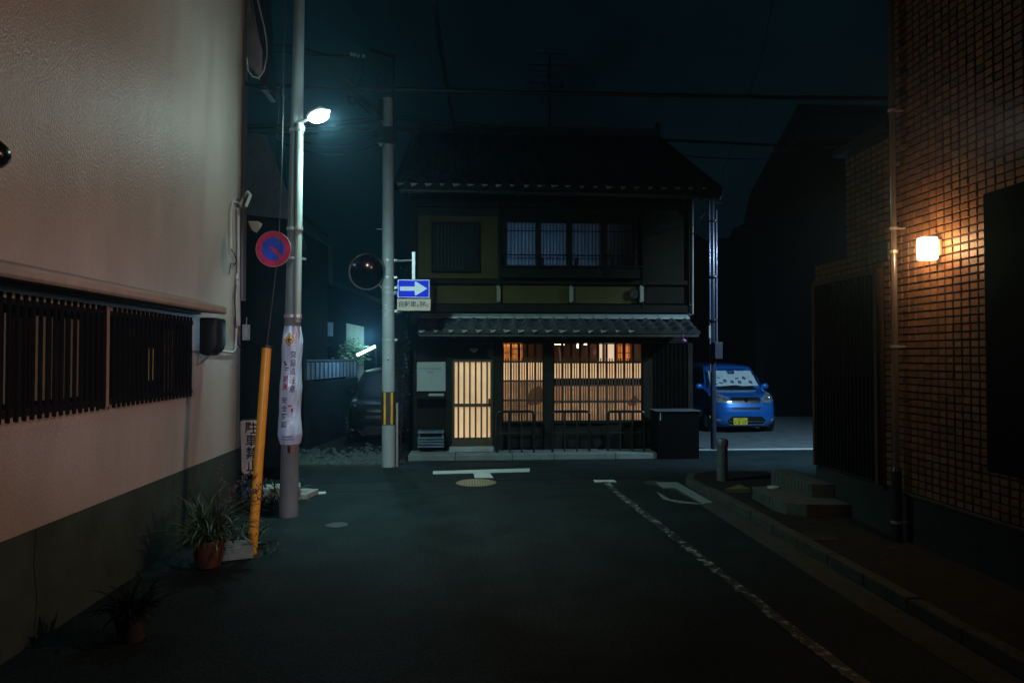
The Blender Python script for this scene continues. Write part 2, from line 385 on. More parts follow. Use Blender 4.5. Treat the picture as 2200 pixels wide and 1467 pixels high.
# conduits
PIPE = mat('painted conduit', (.52, .52, .50), .5, var=.12, scale=8)
XC = XL+.03
def atc(px, py, dx=.03): return at(px, py, X=XL+dx)
q = MB(); q.tube([atc(444, 752), atc(470, 754), atc(498, 757), atc(505, 752), atc(507, 735), atc(508, 700), atc(509, 600)], .013, 8)
q.tube([atc(509, 600), atc(510, 588)], .022, 8)
solo(q, 'conduit', PIPE, 'white conduit bending from the black box up the corner of the left wall', 'conduit', (XL, 8.5, 2.2), smooth=True)
q = MB(); q.tube([atc(513, 700), atc(512, 590), atc(511, 450), atc(524, 422), at(532, 413, Y=9.0), at(538, 419, Y=9.0), at(528, 444, Y=8.98)], .02, 8)
solo(q, 'conduit', PIPE, 'thick pale conduit rising beside the left wall corner with a bent hook on top', 'conduit', (XL, 8.8, 3), smooth=True)
q = MB(); q.tube([atc(496, 535), atc(496, 450), atc(500, 434), atc(508, 434), atc(516, 442), atc(527, 448)], .01, 8)
solo(q, 'conduit', PIPE, 'thin grey conduit loop left of the thick pipe high on the left wall', 'conduit', (XL, 8.8, 3.5), smooth=True)
q = MB(); q.tube([atc(496, 535), atc(503, 545), atc(508, 560), atc(505, 568), atc(496, 566), atc(492, 590)], .006, 6)
solo(q, 'cable', WIREM, 'short dark cable curling out below the thin conduit on the left wall', 'cable', (XL, 8.6, 3.2), smooth=True)
q = MB(); q.tube([atc(507, 612), atc(503, 640), atc(507, 700), atc(511, 740), at(519, 752, Y=9.02)], .008, 6)
solo(q, 'cable', WIREM, 'grey cable hugging the corner of the left wall beside the conduit', 'cable', (XL, 8.8, 2.4), smooth=True)
jb = thing('junction_box', 'small white junction box fixed just past the corner of the pale left wall', 'junction box', at(527, 712, Y=9.4))
q = MB(); a, b_ = at(522, 697, Y=9.4), at(534, 731, Y=9.4); q.box((a.x, 9.36, b_.z), (b_.x, 9.46, a.z)); q.build('casing', WHITEP, jb, bevel=.01)
q = MB(); q.tube([at(529, 697, Y=9.4), at(530, 682, Y=9.42)], .006, 6); q.build('insulator_chain', WHITEP, jb)
q = MB(); a, b_ = at(537, 478, Y=9.6), at(559, 484, Y=9.6); q.prism([(a.x, 9.5, a.z), (b_.x, 9.5, a.z), (b_.x-.02, 9.5, a.z-.05), (a.x+.06, 9.5, b_.z-.09)], (0, .2, 0))
solo(q, 'wall_light', mat('unlit lamp cover', (.4, .34, .26), .6, var=.2), 'small unlit lamp hood sticking out behind the corner of the left wall', 'wall lamp', (a.x, 9.6, a.z))
sp = thing('spotlight', 'unlit black bullet spotlight cut by the left edge of the photo on the pale wall', 'spotlight', (XL, 4.55, 3.25))
q = MB(); q.tube([(XL+.02, 4.40, 3.26), (XL+.06, 4.41, 3.26), (XL+.12, 4.43, 3.26), (XL+.155, 4.44, 3.26), (XL+.165, 4.44, 3.26)], [.08, .092, .085, .05, .02], 24)
q.build('housing', mat('gloss black', (.012, .01, .008), .22, var=.1, metal=.2), sp, smooth=True)
q = MB(); q.disc((XL, 4.40, 3.26), (1, 0, 0), .05, .03, 20); q.build('mount', BLACK, sp)
q = MB(); q.tube([at(548, -20, Y=9.0), at(558, 20, Y=9.0), at(568, 60, Y=9.0), at(574, 100, Y=9.0), at(573, 125, Y=9.0), at(567, 152, Y=9.0), at(556, 168, Y=9.0), at(543, 165, Y=9.0), at(533, 152, Y=9.0), at(530, 125, Y=9.0)], .009, 6)
solo(q, 'cable_loop', mat('pale cable', (.42, .42, .42), .5, var=.1), 'thin pale cable hanging in a loop beside the roof verge of the left building', 'cable', at(560, 60, Y=9.0), smooth=True)

# ================================================================== RIGHT BUILDING (brown tiles)
XR = 4.5
rb = thing('tiled_building', 'brown tiled building on the right with a dark slatted doorway', 'building', (XR, 7.2, 0))
CORE = mat('dark mortar', (.012, .009, .007), .9, var=.2)
w = MB(); w.box((XR+.012, -8, .58), (XR+8, 6.95, 9.5)); w.box((XR+.012, 6.95, .58), (XR+7, 7.87, 4.42)); w.box((XR+.012, 7.87, .58), (XR+7, 8.64, 3.2)); w.build('wall', CORE, rb)
PL2 = mat('grey rendered base', (.03, .034, .032), .9, spec=.1, var=.2, scale=3, bump=.3, bscale=70)
w = MB(); w.box((XR-.0, -8, -.05), (XR+7, 8.67, .575)); w.build('rendered_base', PL2, rb)
w = MB(); w.box((XR-.035, -8, .576), (XR+.0, 6.9, .60)); w.build('base_ledge', GUTTER, rb)
# slatted doorway
gy0, gy1, gz0, gz1 = 7.20, 8.58, .60, 2.95
BY1, BZ0, BZ1 = 5.41, 1.05, 3.35       # dark bay
tl = MB(); TW, TH, GP = .106, .0735, .014
TX = XR+.012
zz = .605; row = 0
while zz < 6.6:
    yy = 8.63
    while yy > 3.0:
        y1, y0 = yy-GP/2, yy-TW+GP/2
        top = 9 if y1 < 6.96 else (4.42 if y1 < 7.89 else 3.2)
        ok = zz+TH < top and not (y1 > gy0-.04 and y0 < gy1+.02 and zz+TH < gz1+.03 and zz > gz0-.08) \
            and not (y0 < BY1+.0 and BZ0 < zz < BZ1) and not (y0 < 5.1)
        if ok:
            d = .022+random.uniform(-.003, .003); e = .004; ty = random.uniform(-.0022, .0022); tz = random.uniform(-.002, .002)
            z0, z1 = zz+GP/2, zz+TH-GP/2; k = random.uniform(.72, 1.15)
            tl.add([(TX, y0, z0), (TX, y1, z0), (TX, y1, z1), (TX, y0, z1),
                    (TX-d+ty, y0+e, z0+e), (TX-d-ty, y1-e, z0+e), (TX-d-ty+tz, y1-e, z1-e), (TX-d+ty+tz, y0+e, z1-e)],
                   [(4, 5, 6, 7), (0, 1, 5, 4), (1, 2, 6, 5), (2, 3, 7, 6), (3, 0, 4, 7)], (k, k*random.uniform(.94, 1.03), k*random.uniform(.9, 1.04)))
        yy -= TW
    zz += TH; row += 1
tl.build('tile_cladding', mat('brown wall tile', (.165, .082, .036), .5, var=.18, scale=30, bump=.35, bscale=160, tint=True), rb)
# doorway
w = MB(); w.box((XR+.0, gy0, gz0), (XR+.03, gy1, gz1)); w.build('doorway_back', BLACK, rb)
dr = MB(); yy = gy0+.06
while yy < gy1-.04: dr.box((XR-.055, yy, gz0+.03), (XR-.012, yy+.035, gz1-.05)); yy += .078
do = dr.build('slatted_door', mat('dark slats', (.006, .006, .006), .8, spec=.12, var=.25), rb)
w = MB(); w.box((XR-.09, gy0-.035, gz0), (XR+.0, gy0+.02, gz1)); w.box((XR-.07, gy1-.02, gz0), (XR+.0, gy1+.03, gz1)); w.box((XR-.07, gy0+.021, gz1-.04), (XR+.0, gy1-.021, gz1+.02))
w.build('door_frame', mat('brown door frame', (.055, .028, .014), .5, var=.2), rb)
# bay with dark shutter
w = MB(); w.box((4.26, 2.0, BZ0), (XR+.01, BY1, BZ1)); w.build('shutter_box', mat('dark shutter', (.0018, .0018, .0018), .9, spec=.1, var=.3), rb, bevel=.01)
w = MB(); yy = 1.0
while yy < 5.09:
    w.box((XR-.03, yy, BZ1+.02), (XR+.01, yy+.035, 8.5)); w.box((XR-.03, yy, .62), (XR+.01, yy+.035, BZ0-.02)); yy += .06
w.build('ribbed_cladding', mat('brown ribbed cladding', (.03, .018, .012), .8, spec=.1, var=.2), rb)
w = MB(); w.box((XR-.4, -8, 9.5), (XR+8.4, 7.6, 9.7)); w.build('roof', KAWARA, rb)
w = MB(); w.box((XR-.08, 6.97, 4.42), (XR+7.1, 8.05, 4.5)); w.build('low_roof', BLACK, rb)
# drain pipe
XD = 4.38; YD = 6.80
dp = thing('drainpipe', 'tall shiny drainpipe running up the brown tiled wall with a black lower sleeve', 'drainpipe', (XD, YD, .1))
q = MB(); q.tube([(XD, YD, .8), (XD, YD, 9.3)], .033, 20); q.build('pipe', mat('glossy brown pipe', (.09, .075, .065), .22, var=.12, spec=.7, coat=.5), dp, smooth=True)
q = MB(); q.tube([(XD, YD, .09), (XD, YD, .82)], .052, 20); q.tube([(XD, YD, .82), (XD, YD, .86)], [.052, .034], 20); q.build('sleeve', mat('black sleeve', (.015, .015, .015), .4, var=.2), dp, smooth=True)
for z in (.30, 2.10, 3.32, 4.55, 3.08):
    q = MB(); q.tube([(XD, YD, z-.014), (XD, YD, z+.014)], .042 if z > 1 else .058, 20)
    if z != 3.08: q.bar((XD+.03, YD, z), (XR, YD-.02, z), .012, .02)
    q.build('bracket', mat('bright clip', (.55, .52, .48), .35, metal=.7, var=.1), dp)
# small bell box
q = MB(); q.box((XR-.07, 6.98, 3.02), (XR-.011, 7.1, 3.22)); solo(q, 'wall_box', mat('brown box', (.10, .07, .05), .5, var=.2), 'small brown box on the tiled wall just left of the drainpipe', 'box', (XR, 7.14, 3.1), bevel=.01)
# lit wall lamp
def wall_lamp(y, label, power, z=3.03, e=3.0):
    t = thing('wall_lamp', label, 'wall lamp', (XR, y, z), 'square lamps on the tiled wall')
    q = MB(); q.box((XR-.045, y-.06, z-.075), (XR-.012, y+.06, z+.085)); q.build('back_plate', mat('lamp bracket', (.35, .30, .22), .35, metal=.7, var=.1), t, bevel=.008)
    q = MB(); q.box((XR-.205, y-.055, z-.115), (XR-.046, y+.055, z+.11)); o = q.build('glass_shade', mat('lit opal glass' if e > 1 else 'dim opal glass', (.9, .88, .8), .3, var=.03, emit=(1.0, .93, .72), estr=e*.5), t, bevel=.018, smooth=True)
    return t
wl = wall_lamp(6.27, 'square opal glass lamp glowing on the brown tiled wall', 0)
for dy in (-.13, .13): lamp('lamp_light', 'POINT', (XR-.17, 6.27+dy, 3.03), 16.0, (1.0, .56, .26), wl, .05)
# entrance steps
STEPM = mat('step tile', (.085, .09, .083), .85, spec=.15, var=.25, scale=9, bump=.3, bscale=60)
stp = thing('entrance_steps', 'two tiled concrete steps rising to the dark slatted doorway on the right', 'steps', (4.0, 8.8, .09))
q = MB(); q.prism([(3.78, 9.0, .09), (3.74, 8.28, .09), (3.80, 8.05, .09), (3.98, 7.90, .09), (4.498, 7.84, .09), (4.498, 9.05, .09)], (0, 0, .16)); q.build('lower_step', STEPM, stp, bevel=.008)
q = MB(); q.prism([(4.20, 9.34, .09), (4.22, 8.26, .09), (4.498, 8.20, .09), (4.498, 9.34, .09)], (0, 0, .33)); q.build('upper_step', STEPM, stp, bevel=.008)
q = MB()
for i in range(9):
    yy = 8.28+i*.085; xx = 3.74+.04*(yy-8.28)/.72; q.box((xx-.003, yy, .10), (xx+.01, yy+.008, .235))
for i in range(11):
    yy = 8.3+i*.09; xx = 4.22-.02*(yy-8.26)/1.08; q.box((xx-.003, yy, .26), (xx+.01, yy+.008, .41))
q.build('tile_joints', BLACK, stp)
q = MB(); q.disc(at(1661, 1048, Z=.252), (0, 0, 1), .075, .02, 24); solo(q, 'round_dish', mat('pale dish', (.5, .5, .47), .5, var=.1), 'pale round dish lying on the lower entrance step', 'dish', at(1661, 1048, Z=.252))
q = MB(); a = at(1582, 1056, Z=.1); q.prism([(a.x-.17, a.y-.02, .096), (a.x+.19, a.y-.05, .096), (a.x+.17, a.y+.30, .096)], (0, 0, .05)); solo(q, 'kerb_ramp', mat('yellow ramp', (.14, .12, .04), .7, var=.2), 'small yellowish wedge on the pavement left of the entrance steps', 'ramp', (a.x, a.y, .096))
# bollard
c = at(1552, 1038, Z=.05)
bo = thing('bollard', 'short round grey metal bollard at the pavement corner on the right', 'bollard', (c.x, c.y, .05))
BOL = mat('grey bollard paint', (.13, .15, .16), .4, metal=.3, var=.25, scale=9)
q = MB(); q.tube([(c.x, c.y, .03), (c.x, c.y, .62)], .083, 28); q.build('post', BOL, bo, smooth=True)
q = MB(); q.tube([(c.x, c.y, .622), (c.x, c.y, .70), (c.x, c.y, .725), (c.x, c.y, .735)], [.093, .093, .082, .04], 28); q.build('cap', BOL, bo, smooth=True)
# ================================================================== WOODEN TOWNHOUSE
HX0, HX1 = at(878, 700, Y=FY).x, at(1488, 700, Y=FY).x
hs = thing('townhouse', 'old two storey wooden townhouse with tiled roofs and glowing lattice windows', 'house', ((HX0+HX1)/2, FY, 0))
def rect(mb, x0, y0, x1, y1, yf, yb, ref=FY):
    a = at(x0, y0, Y=ref); b = at(x1, y1, Y=ref)
    return mb.box((a.x, yf, b.z), (b.x, yb, a.z))
def zz_(py, px=1180, Y=FY): return at(px, py, Y=Y).z
WOOD = DARKWOOD
WOOD2 = mat('weathered facade wood', (.014, .013, .010), .85, spec=.10, var=.4, scale=5, stretch=(5, 5, .5), bump=.25, bscale=30)
PLAST = mat('olive plaster', (.062, .052, .018), .95, spec=.05, var=.18, scale=3, bump=.2, bscale=60)
PLAST2 = mat('drab plaster', (.014, .013, .009), .95, spec=.05, var=.2, scale=3, bump=.2, bscale=60)
zE = 5.2
w = MB()
w.box((HX0, FY+.12, 2.62), (HX1, FY+8, zE)); w.box((HX0, FY, .0), (HX0+.1, FY+8, 2.62)); w.box((HX1-.1, FY, 0), (HX1, FY+8, 2.62)); w.box((HX0+.1, FY+3.2, 0), (HX1-.1, FY+3.3, 2.62))
w.build('wall', mat('dark side wall', (.02, .019, .016), .9, spec=.05, var=.3), hs)
g1 = MB(); g1.prism([(HX0+.01, FY+.13, zE), (HX0+.01, FY+7.9, zE), (HX0+.01, FY+4, 7.45)], (.1, 0, 0)); g1.build('gable', _M['dark side wall'], hs)
g1 = MB(); g1.prism([(HX1-.11, FY+.13, zE), (HX1-.11, FY+7.9, zE), (HX1-.11, FY+4, 7.45)], (.1, 0, 0)); g1.build('gable', _M['dark side wall'], hs)
# upper plaster fields
p = MB()
for x0, y0, x1, y1 in ((897, 462, 1070, 598), (897, 613, 1066, 652), (1078, 613, 1222, 652), (1230, 615, 1370, 652)):
    rect(p, x0, y0, x1, y1, FY+.05, FY+.119)
p.build('plaster_panel', PLAST, hs)
p = MB()
for x0, y0, x1, y1 in ((1072, 452, 1378, 600), (1382, 460, 1478, 602), (1378, 616, 1478, 652)):
    rect(p, x0, y0, x1, y1, FY+.05, FY+.119)
p.build('dark_plaster_panel', PLAST2, hs)
p = MB()
for x0, y0, x1, y1 in ((878, 425, 896, 668), (1479, 425, 1488, 668), (1071, 440, 1077, 668), (1379, 440, 1384, 660)): rect(p, x0, y0, x1, y1, FY-.02, FY+.119)
for x0, y0, x1, y1 in ((878, 425, 1488, 450), (897, 599, 1478, 612), (897, 653, 1478, 672)): rect(p, x0, y0, x1, y1, FY-.0, FY+.118)
p.build('timber_frame', WOOD, hs)
# brackets and vent in the middle band
for i, x in enumerate((1067, 1223, 1374)):
    q = MB(); rect(q, x, 614, x+4, 650, FY-.06, FY+.05); rect(q, x+3.5, 616, x+8, 648, FY-.04, FY+.05); q.build('bracket', mat('pale bracket', (.22, .23, .18), .6, var=.2), hs, bevel=.005)
q = MB(); c = at(1362, 632, Y=FY); q.tube([(c.x, FY+.06, c.z), (c.x, FY-.03, c.z)], .10, 24); q.build('vent', BLACK, hs)
# upstairs lattice window left
def frame(mb, x0, y0, x1, y1, t, yf, yb):
    a = at(x0, y0, Y=FY); b = at(x1, y1, Y=FY)
    mb.box((a.x, yf, a.z-t), (b.x, yb, a.z)); mb.box((a.x, yf, b.z), (b.x, yb, b.z+t))
    mb.box((a.x, yf, b.z+t), (a.x+t, yb, a.z-t)); mb.box((b.x-t, yf, b.z+t), (b.x, yb, a.z-t))
wn = MB(); frame(wn, 927, 476, 1030, 585, .05, FY-.03, FY+.049); wno = wn.build('lattice_window', WOOD, hs)
q = MB(); rect(q, 931, 480, 1026, 581, FY+.01, FY+.045); q.build('pane', mat('dark pane', (.008, .012, .012), .5, spec=.1, var=.3), wno)
q = MB()
for i in range(12): x = 935+i*7.6; rect(q, x, 481, x+3, 580, FY-.015, FY+.009)
q.build('lattice', mat('grey lattice wood', (.010, .011, .010), .8, spec=.08, var=.3), wno)
# upstairs curtained window
wn = MB(); frame(wn, 1080, 472, 1369, 580, .055, FY-.05, FY+.049)
for x in (1154, 1221, 1295): rect(wn, x-4, 478, x+5, 574, FY-.04, FY+.03)
rect(wn, 1085, 495, 1365, 499, FY-.035, FY+.03)
wno = wn.build('curtain_window', WOOD, hs)
cm = mat('pale blue curtain', (.40, .43, .52), .8, var=.25, scale=10, stretch=(3, 1, .2))
for x0, x1 in ((1085, 1150), (1159, 1217), (1226, 1291), (1300, 1365)):
    a = at(x0, 478, Y=FY); b = at(x1, 573, Y=FY); q = MB(); n = 44; vs = []
    for i in range(n+1):
        x = a.x+(b.x-a.x)*i/n; y = FY+.025+.014*math.sin(i*1.15+x*3)+random.uniform(-.002, .002)
        vs += [(x, y, b.z), (x, y, a.z)]
    q.add(vs, [(2*i, 2*i+2, 2*i+3, 2*i+1) for i in range(n)]); q.build('curtain', cm, wno, smooth=True)
    q = MB(); q.box((a.x, FY-.012, b.z), (b.x, FY-.009, a.z)); q.build('pane', glassmat('window glass', .92, .04, (.85, .9, 1)), wno)
bal = MB(); rect(bal, 1070, 549, 1380, 554, FY-.22, FY-.17); rect(bal, 1070, 572, 1380, 578, FY-.22, FY-.17); rect(bal, 1072, 579, 1378, 600, FY-.20, FY-.0)
for x in (1071, 1150, 1221, 1297, 1376): rect(bal, x-1.5, 549, x+2.5, 600, FY-.225, FY-.17)
bal.build('balcony', mat('black balcony wood', (.010, .008, .006), .8, spec=.1, var=.3), hs)
# pantiles
def pantiles(x0, x1, eave, top, curve=.0, lip=.055, tw=.268, co=.235):
    (ye, ze), (yt, zt) = eave, top; L = math.hypot(yt-ye, zt-ze); n = int(L/co); nx = int((x1-x0)/tw)*10
    vs, fs = [], []; rows = []
    sy, sz = (yt-ye)/L, (zt-ze)/L; ny, nz_ = -sz, sy
    def wave(x):
        t = ((x-x0)/tw) % 1
        return .030*math.cos(2*math.pi*t)+(.020 if t > .86 or t < .12 else 0)
    def row(d, lift, base=False):
        k = len(vs)
        for i in range(nx+1):
            x = x0+(x1-x0)*i/nx; s = curve*math.sin(math.pi*d/L)
            h = (-.045 if base else wave(x)+lift)-s
            vs.append((x, ye+sy*d+ny*h, ze+sz*d+nz_*h))
        rows.append(k)
    row(0, 0, True)
    for j in range(n+1):
        d = j*co; row(d, .034); row(min(L, d+co), .004)
    for r0, r1 in zip(rows, rows[1:]):
        for i in range(nx): fs.append((r0+i, r0+i+1, r1+i+1, r1+i))
    return vs, fs
def roof_part(name, x0, x1, eave, top, parent, m=KAWARA, **k):
    q = MB(); q.add(*pantiles(x0, x1, eave, top, **k)); o = q.build(name, m, parent)
    for pl in o.data.polygons: pl.use_smooth = False
    return o
ex0, ex1 = at(848, 405, Y=13.0).x, at(1549, 405, Y=13.0).x
ez = at(1200, 404, Y=13.0).z; rz = at(1150, 288, Y=17.4).z
rf = roof_part('upper_roof', ex0, ex1, (13.0, ez), (17.4, rz), hs, m=mat('shaded roof tile', (.014, .015, .017), .7, var=.4, scale=7, bump=.15, bscale=60, spec=.12), curve=.10)  # darker tile copy: the unlit roof's shade is put into its colour
q = MB(); q.prism([(ex0+.03, 13.05, ez-.06), (ex0+.03, 13.05, ez-.11), (ex0+.03, 17.4, rz-.30), (ex0+.03, 21.8, ez-.11), (ex0+.03, 21.8, ez-.06), (ex0+.03, 17.4, rz-.05)], (ex1-ex0-.06, 0, 0)); q.build('roof_deck', mat('soffit boards', (.035, .03, .022), .8, var=.3), rf)
rx0, rx1 = at(893, 285, Y=17.4).x, at(1408, 285, Y=17.4).x
q = MB()
for i, (hw, z0, z1) in enumerate(((.16, -.06, .05), (.13, .052, .11), (.15, .112, .15))): q.box((ex0+.05, 17.4-hw, rz+z0), (ex1-.05, 17.4+hw, rz+z1))
q.build('ridge', KAWARA, rf, bevel=.01)
for x in (ex0+.02, ex1-.10): q = MB(); q.box((x, 17.2, rz-.1), (x+.1, 17.6, rz+.26)); q.ball((x+.05, 17.4, rz+.26), .05, .14, .10); q.build('ridge_end_tile', KAWARA, rf)
for x in (ex0-.02, ex1-.06):
    q = MB(); q.prism([(x, 12.98, ez-.10), (x, 12.98, ez+.06), (x, 17.4, rz+.02), (x, 17.4, rz-.16)], (.08, 0, 0)); q.build('verge_board', WOOD, rf)
# rafters under the upper eave
q = MB(); x = ex0+.2
while x < ex1-.1: q.bar((x, 13.1, ez-.14), (x, 13.95, ez+.30), .05, .06); x += .36
q.build('rafters', WOOD, hs)
def eave_ends(x0, x1, y, z, par, m, seed):
    random.seed(seed); q = MB(); x = x0+.1
    while x < x1-.1:
        w_, h_ = random.uniform(.05, .085), random.uniform(.045, .07)
        q.prism([(x-w_, y, z+.0), (x+w_, y, z-.01), (x+w_*.4, y, z-h_*.6), (x-w_*.6, y, z-h_)], (0, -.012, 0)); x += .268
    q.build('eave_tiles', m, par)
ETM = mat('lit eave tile', (.24, .26, .25), .5, var=.5, scale=4)  # lighter than the roof tile: lamplight on the tile ends put into colour
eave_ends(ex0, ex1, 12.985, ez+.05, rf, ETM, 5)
q = MB(); q.tube([(ex0+.1, 12.97, ez-.09), (ex1-.05, 12.97, ez-.13)], .05, 10); q.build('gutter', BLACK, hs)
# lower roof
lx0, lx1 = at(897, 690, Y=13.1).x, at(1505, 700, Y=13.05).x
lz0 = at(1200, 712, Y=13.05).z; lz1 = at(1200, 680, Y=FY-.02).z-.05
lr = roof_part('lower_roof', lx0, lx1, (13.05, lz0), (FY-.06, lz1), hs)
q = MB(); q.prism([(lx0, FY-.08, lz1+.035), (lx0, FY-.16, lz1+.0), (lx0, FY-.16, lz1+.035), (lx0, FY-.02, lz1+.10), (lx0, FY-.0, lz1+.10)], (lx1-lx0-.02, 0, 0))
q.build('flashing', mat('pale flashing', (.28, .32, .31), .5, var=.15, scale=5, metal=.2), lr)
q = MB(); q.prism([(lx0+.02, 13.08, lz0-.055), (lx0+.02, 13.08, lz0-.10), (lx0+.02, FY-.01, lz1-.16), (lx0+.02, FY-.01, lz1-.06)], (lx1-lx0-.04, 0, 0)); q.build('roof_deck', _M['soffit boards'], lr)
q = MB(); x = lx0+.1
while x < lx1-.1: q.bar((x, 13.12, lz0-.13), (x, FY+.1, lz1-.20), .045, .05); x += .30
q.build('rafters', WOOD, hs)
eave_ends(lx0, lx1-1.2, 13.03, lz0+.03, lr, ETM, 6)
# ground floor frame
for x0, x1 in ((879, 896), (958, 971), (1059, 1080), (1168, 1189), (1381, 1402)):
    q = MB(); rect(q, x0, 716, x1, 968, FY-.03 if x0 != 879 else FY, FY+.12); q.build('post', WOOD2, hs, bevel=.006)
q = MB(); rect(q, 879, 700, 1488, 737, FY-.0, FY+.119); rect(q, 972, 738, 1058, 774, FY+.02, FY+.10); q.build('lintel', WOOD, hs)
q = MB(); rect(q, 1403, 738, 1487, 968, FY+.02, FY+.1)
for i in range(9): x = 1404+i*9.2; rect(q, x, 738, x+2, 968, FY-.0, FY+.019)
q.build('board_wall', mat('black boards', (.004, .0035, .003), .9, var=.3, spec=.04), hs)
q = MB(); rect(q, 1081, 906, 1167, 966, FY+.02, FY+.1); rect(q, 1190, 904, 1380, 966, FY+.02, FY+.1); q.build('dado', WOOD2, hs)
q = MB(); rect(q, 1078, 905, 1168, 909, FY-.02, FY+.019); rect(q, 1189, 903, 1381, 908, FY-.02, FY+.019); rect(q, 1078, 934, 1168, 938, FY-.02, FY+.019); q.build('sill', WOOD2, hs)
# sliding door
q = MB(); frame(q, 972, 773, 1058, 957, .045, FY-.01, FY+.03); rect(q, 976, 867, 1054, 873.5, FY-.01, FY+.03); rect(q, 976, 940, 1054, 953, FY-.005, FY+.03)
dro = q.build('sliding_door', mat('door wood', (.07, .045, .026), .5, var=.3, scale=6, stretch=(6, 6, .6)), hs)
q = MB(); rect(q, 975, 776, 1055, 941, FY+.034, FY+.04)
q.build('paper_panel', mat('lit door paper', (.7, .6, .45), .8, var=.2, scale=1.4, emit=(.52, .29, .125), estr=1.0, detail=3), dro)
q = MB()
for i in range(6): x = 983.0+i*12.35; rect(q, x, 776, x+3.3, 941, FY-.005, FY+.025)
q.build('lattice', _M['door wood'], dro)
q = MB(); rect(q, 1049, 856, 1053, 870, FY-.02, FY-.01); q.build('pull', BLACK, dro)
q = MB(); c = at(1018, 752, Y=FY); q.ball((c.x, FY-.03, c.z), .085, .06, .035); q.prism([(c.x-.08, FY-.06, c.z+.035), (c.x+.08, FY-.06, c.z+.035), (c.x+.07, FY-.06, c.z-.02), (c.x, FY-.06, c.z-.06), (c.x-.07, FY-.06, c.z-.01)], (0, .07, 0))
solo(q, 'door_light', mat('unlit milk glass', (.45, .48, .60), .35, var=.1), 'small unlit white lamp over the glowing sliding door', 'lamp', (c.x, FY, c.z))
q = MB(); rect(q, 1047, 750, 1064, 766, FY-.03, FY+.019); solo(q, 'name_plate', mat('dark plate', (.07, .07, .07), .5, var=.2), 'small dark square plate above the right corner of the sliding door', 'plate', at(1055, 758, Y=FY), bevel=.004)
# lattice windows
LAT = mat('lattice wood', (.10, .045, .022), .6, var=.35, scale=6, stretch=(5, 5, .5))
def lattice(x0, x1, period, start, rails, bot, wide, thin_w, wide_w, brokens=()):
    q = MB(); frame(q, x0-1, 737, x1+1, bot+1.5, .02, FY-.005, FY+.05); fr = q.build('lattice_window', WOOD, hs)
    q = MB()
    x = start
    while x < x1-3: rect(q, x, 739, x+wide_w, bot, FY+.0, FY+.03); x += period
    q.build('thick_bars', mat('dark lattice wood', (.05, .022, .012), .6, var=.35, scale=6), fr)
    q = MB(); x = start
    xs = []
    while x-period < x1:
        for d in ((wide_w+2.75), (wide_w+2.75+thin_w+2.75)):
            xx = x-period+d
            if x0 < xx < x1-2: xs.append(xx)
        x += period
    for xx in xs: rect(q, xx, 770+random.uniform(-.6, .6), xx+thin_w, bot, FY+.006, FY+.024)
    q.build('thin_slats', LAT, fr)
    q = MB()
    for y0, y1 in rails: rect(q, x0, y0, x1, y1, FY+.008, FY+.022)
    q.build('cross_rail', mat('dark lattice wood', (.05, .022, .012)), fr)
    return fr
f1 = lattice(1081, 1167, 17.5, 1095.2, ((775, 779), (816.5, 820), (858, 862), (904, 906)), 905, 3, 2.3, 4.9)
f2 = lattice(1190, 1381, 19.0, 1206.0, ((776, 780.5), (812.5, 814.5), (827, 829), (860.5, 865)), 903, 3, 2.6, 5.2)
def paper(name, x0, y0, x1, y1, col, parent, var=.12, y=FY+.16, sc=2.5):
    q = MB(); rect(q, x0, y0, x1, y1, y, y+.006); return q.build('paper_screen', mat(name, (.6, .5, .38), .8, var=var, scale=sc, emit=col, estr=1.0, detail=3), parent)
paper('bright paper', 1081, 778, 1167, 817, (.74, .45, .23), f1, var=.2)
paper('dim paper', 1081, 819, 1167, 906, (.21, .10, .04), f1, var=.6, sc=3.2)
paper('bright paper', 1190, 779, 1381, 813, (.74, .45, .23), f2, var=.2)
paper('dim paper two', 1190, 828, 1381, 862, (.21, .105, .045), f2, var=.4, sc=2)
paper('dim paper three', 1190, 864, 1381, 905, (.27, .145, .068), f2, var=.6, sc=2.6)
q = MB(); rect(q, 1190, 813.5, 1381, 828, FY+.155, FY+.165); q.build('screen_board', WOOD, f2)
# room behind the lattice
q = MB(); ZI0, ZI1 = .2, 2.6; xi0, xi1 = at(1062, 800, Y=FY).x, at(1400, 800, Y=FY).x
q.box((xi0, FY+2.4, ZI0), (xi1, FY+2.5, ZI1)); q.box((xi0-.03, FY+.2, ZI0), (xi0, FY+2.5, ZI1)); q.box((xi1, FY+.2, ZI0), (xi1+.03, FY+2.5, ZI1))
q.box((xi0, FY+.17, ZI0-.03), (xi1, FY+2.5, ZI0)); q.box((xi0, FY+.17, ZI1), (xi1, FY+2.4, ZI1+.02))
q.build('inner_room', mat('room timber', (.16, .09, .06), .7, var=.4, scale=3, stretch=(3, 3, .5)), hs)
YI = FY+1.9
q = MB(); rect(q, 1300, 700, 1322, 800, YI, YI+.02, YI); rect(q, 1288, 700, 1294, 800, YI, YI+.02, YI)
q.build('room_screen', mat('lit room panel', (.8, .7, .5), .8, var=.08, emit=(.85, .60, .40), estr=.9), hs)
q = MB(); rect(q, 1342, 700, 1368, 800, YI, YI+.02, YI); rect(q, 1326, 700, 1337, 800, YI, YI+.02, YI)
ro = q.build('room_door', mat('lit orange panel', (.6, .3, .1), .7, var=.25, emit=(.72, .20, .035), estr=.9), hs)
q = MB()
for x in (1326, 1331, 1337, 1342, 1350, 1359, 1366): rect(q, x, 700, x+1.8, 800, YI-.03, YI-.001, YI)
for y in (757, 741, 775): rect(q, 1326, y, 1368, y+1.6, YI-.035, YI-.031, YI)
q.build('muntin', LAT, ro)
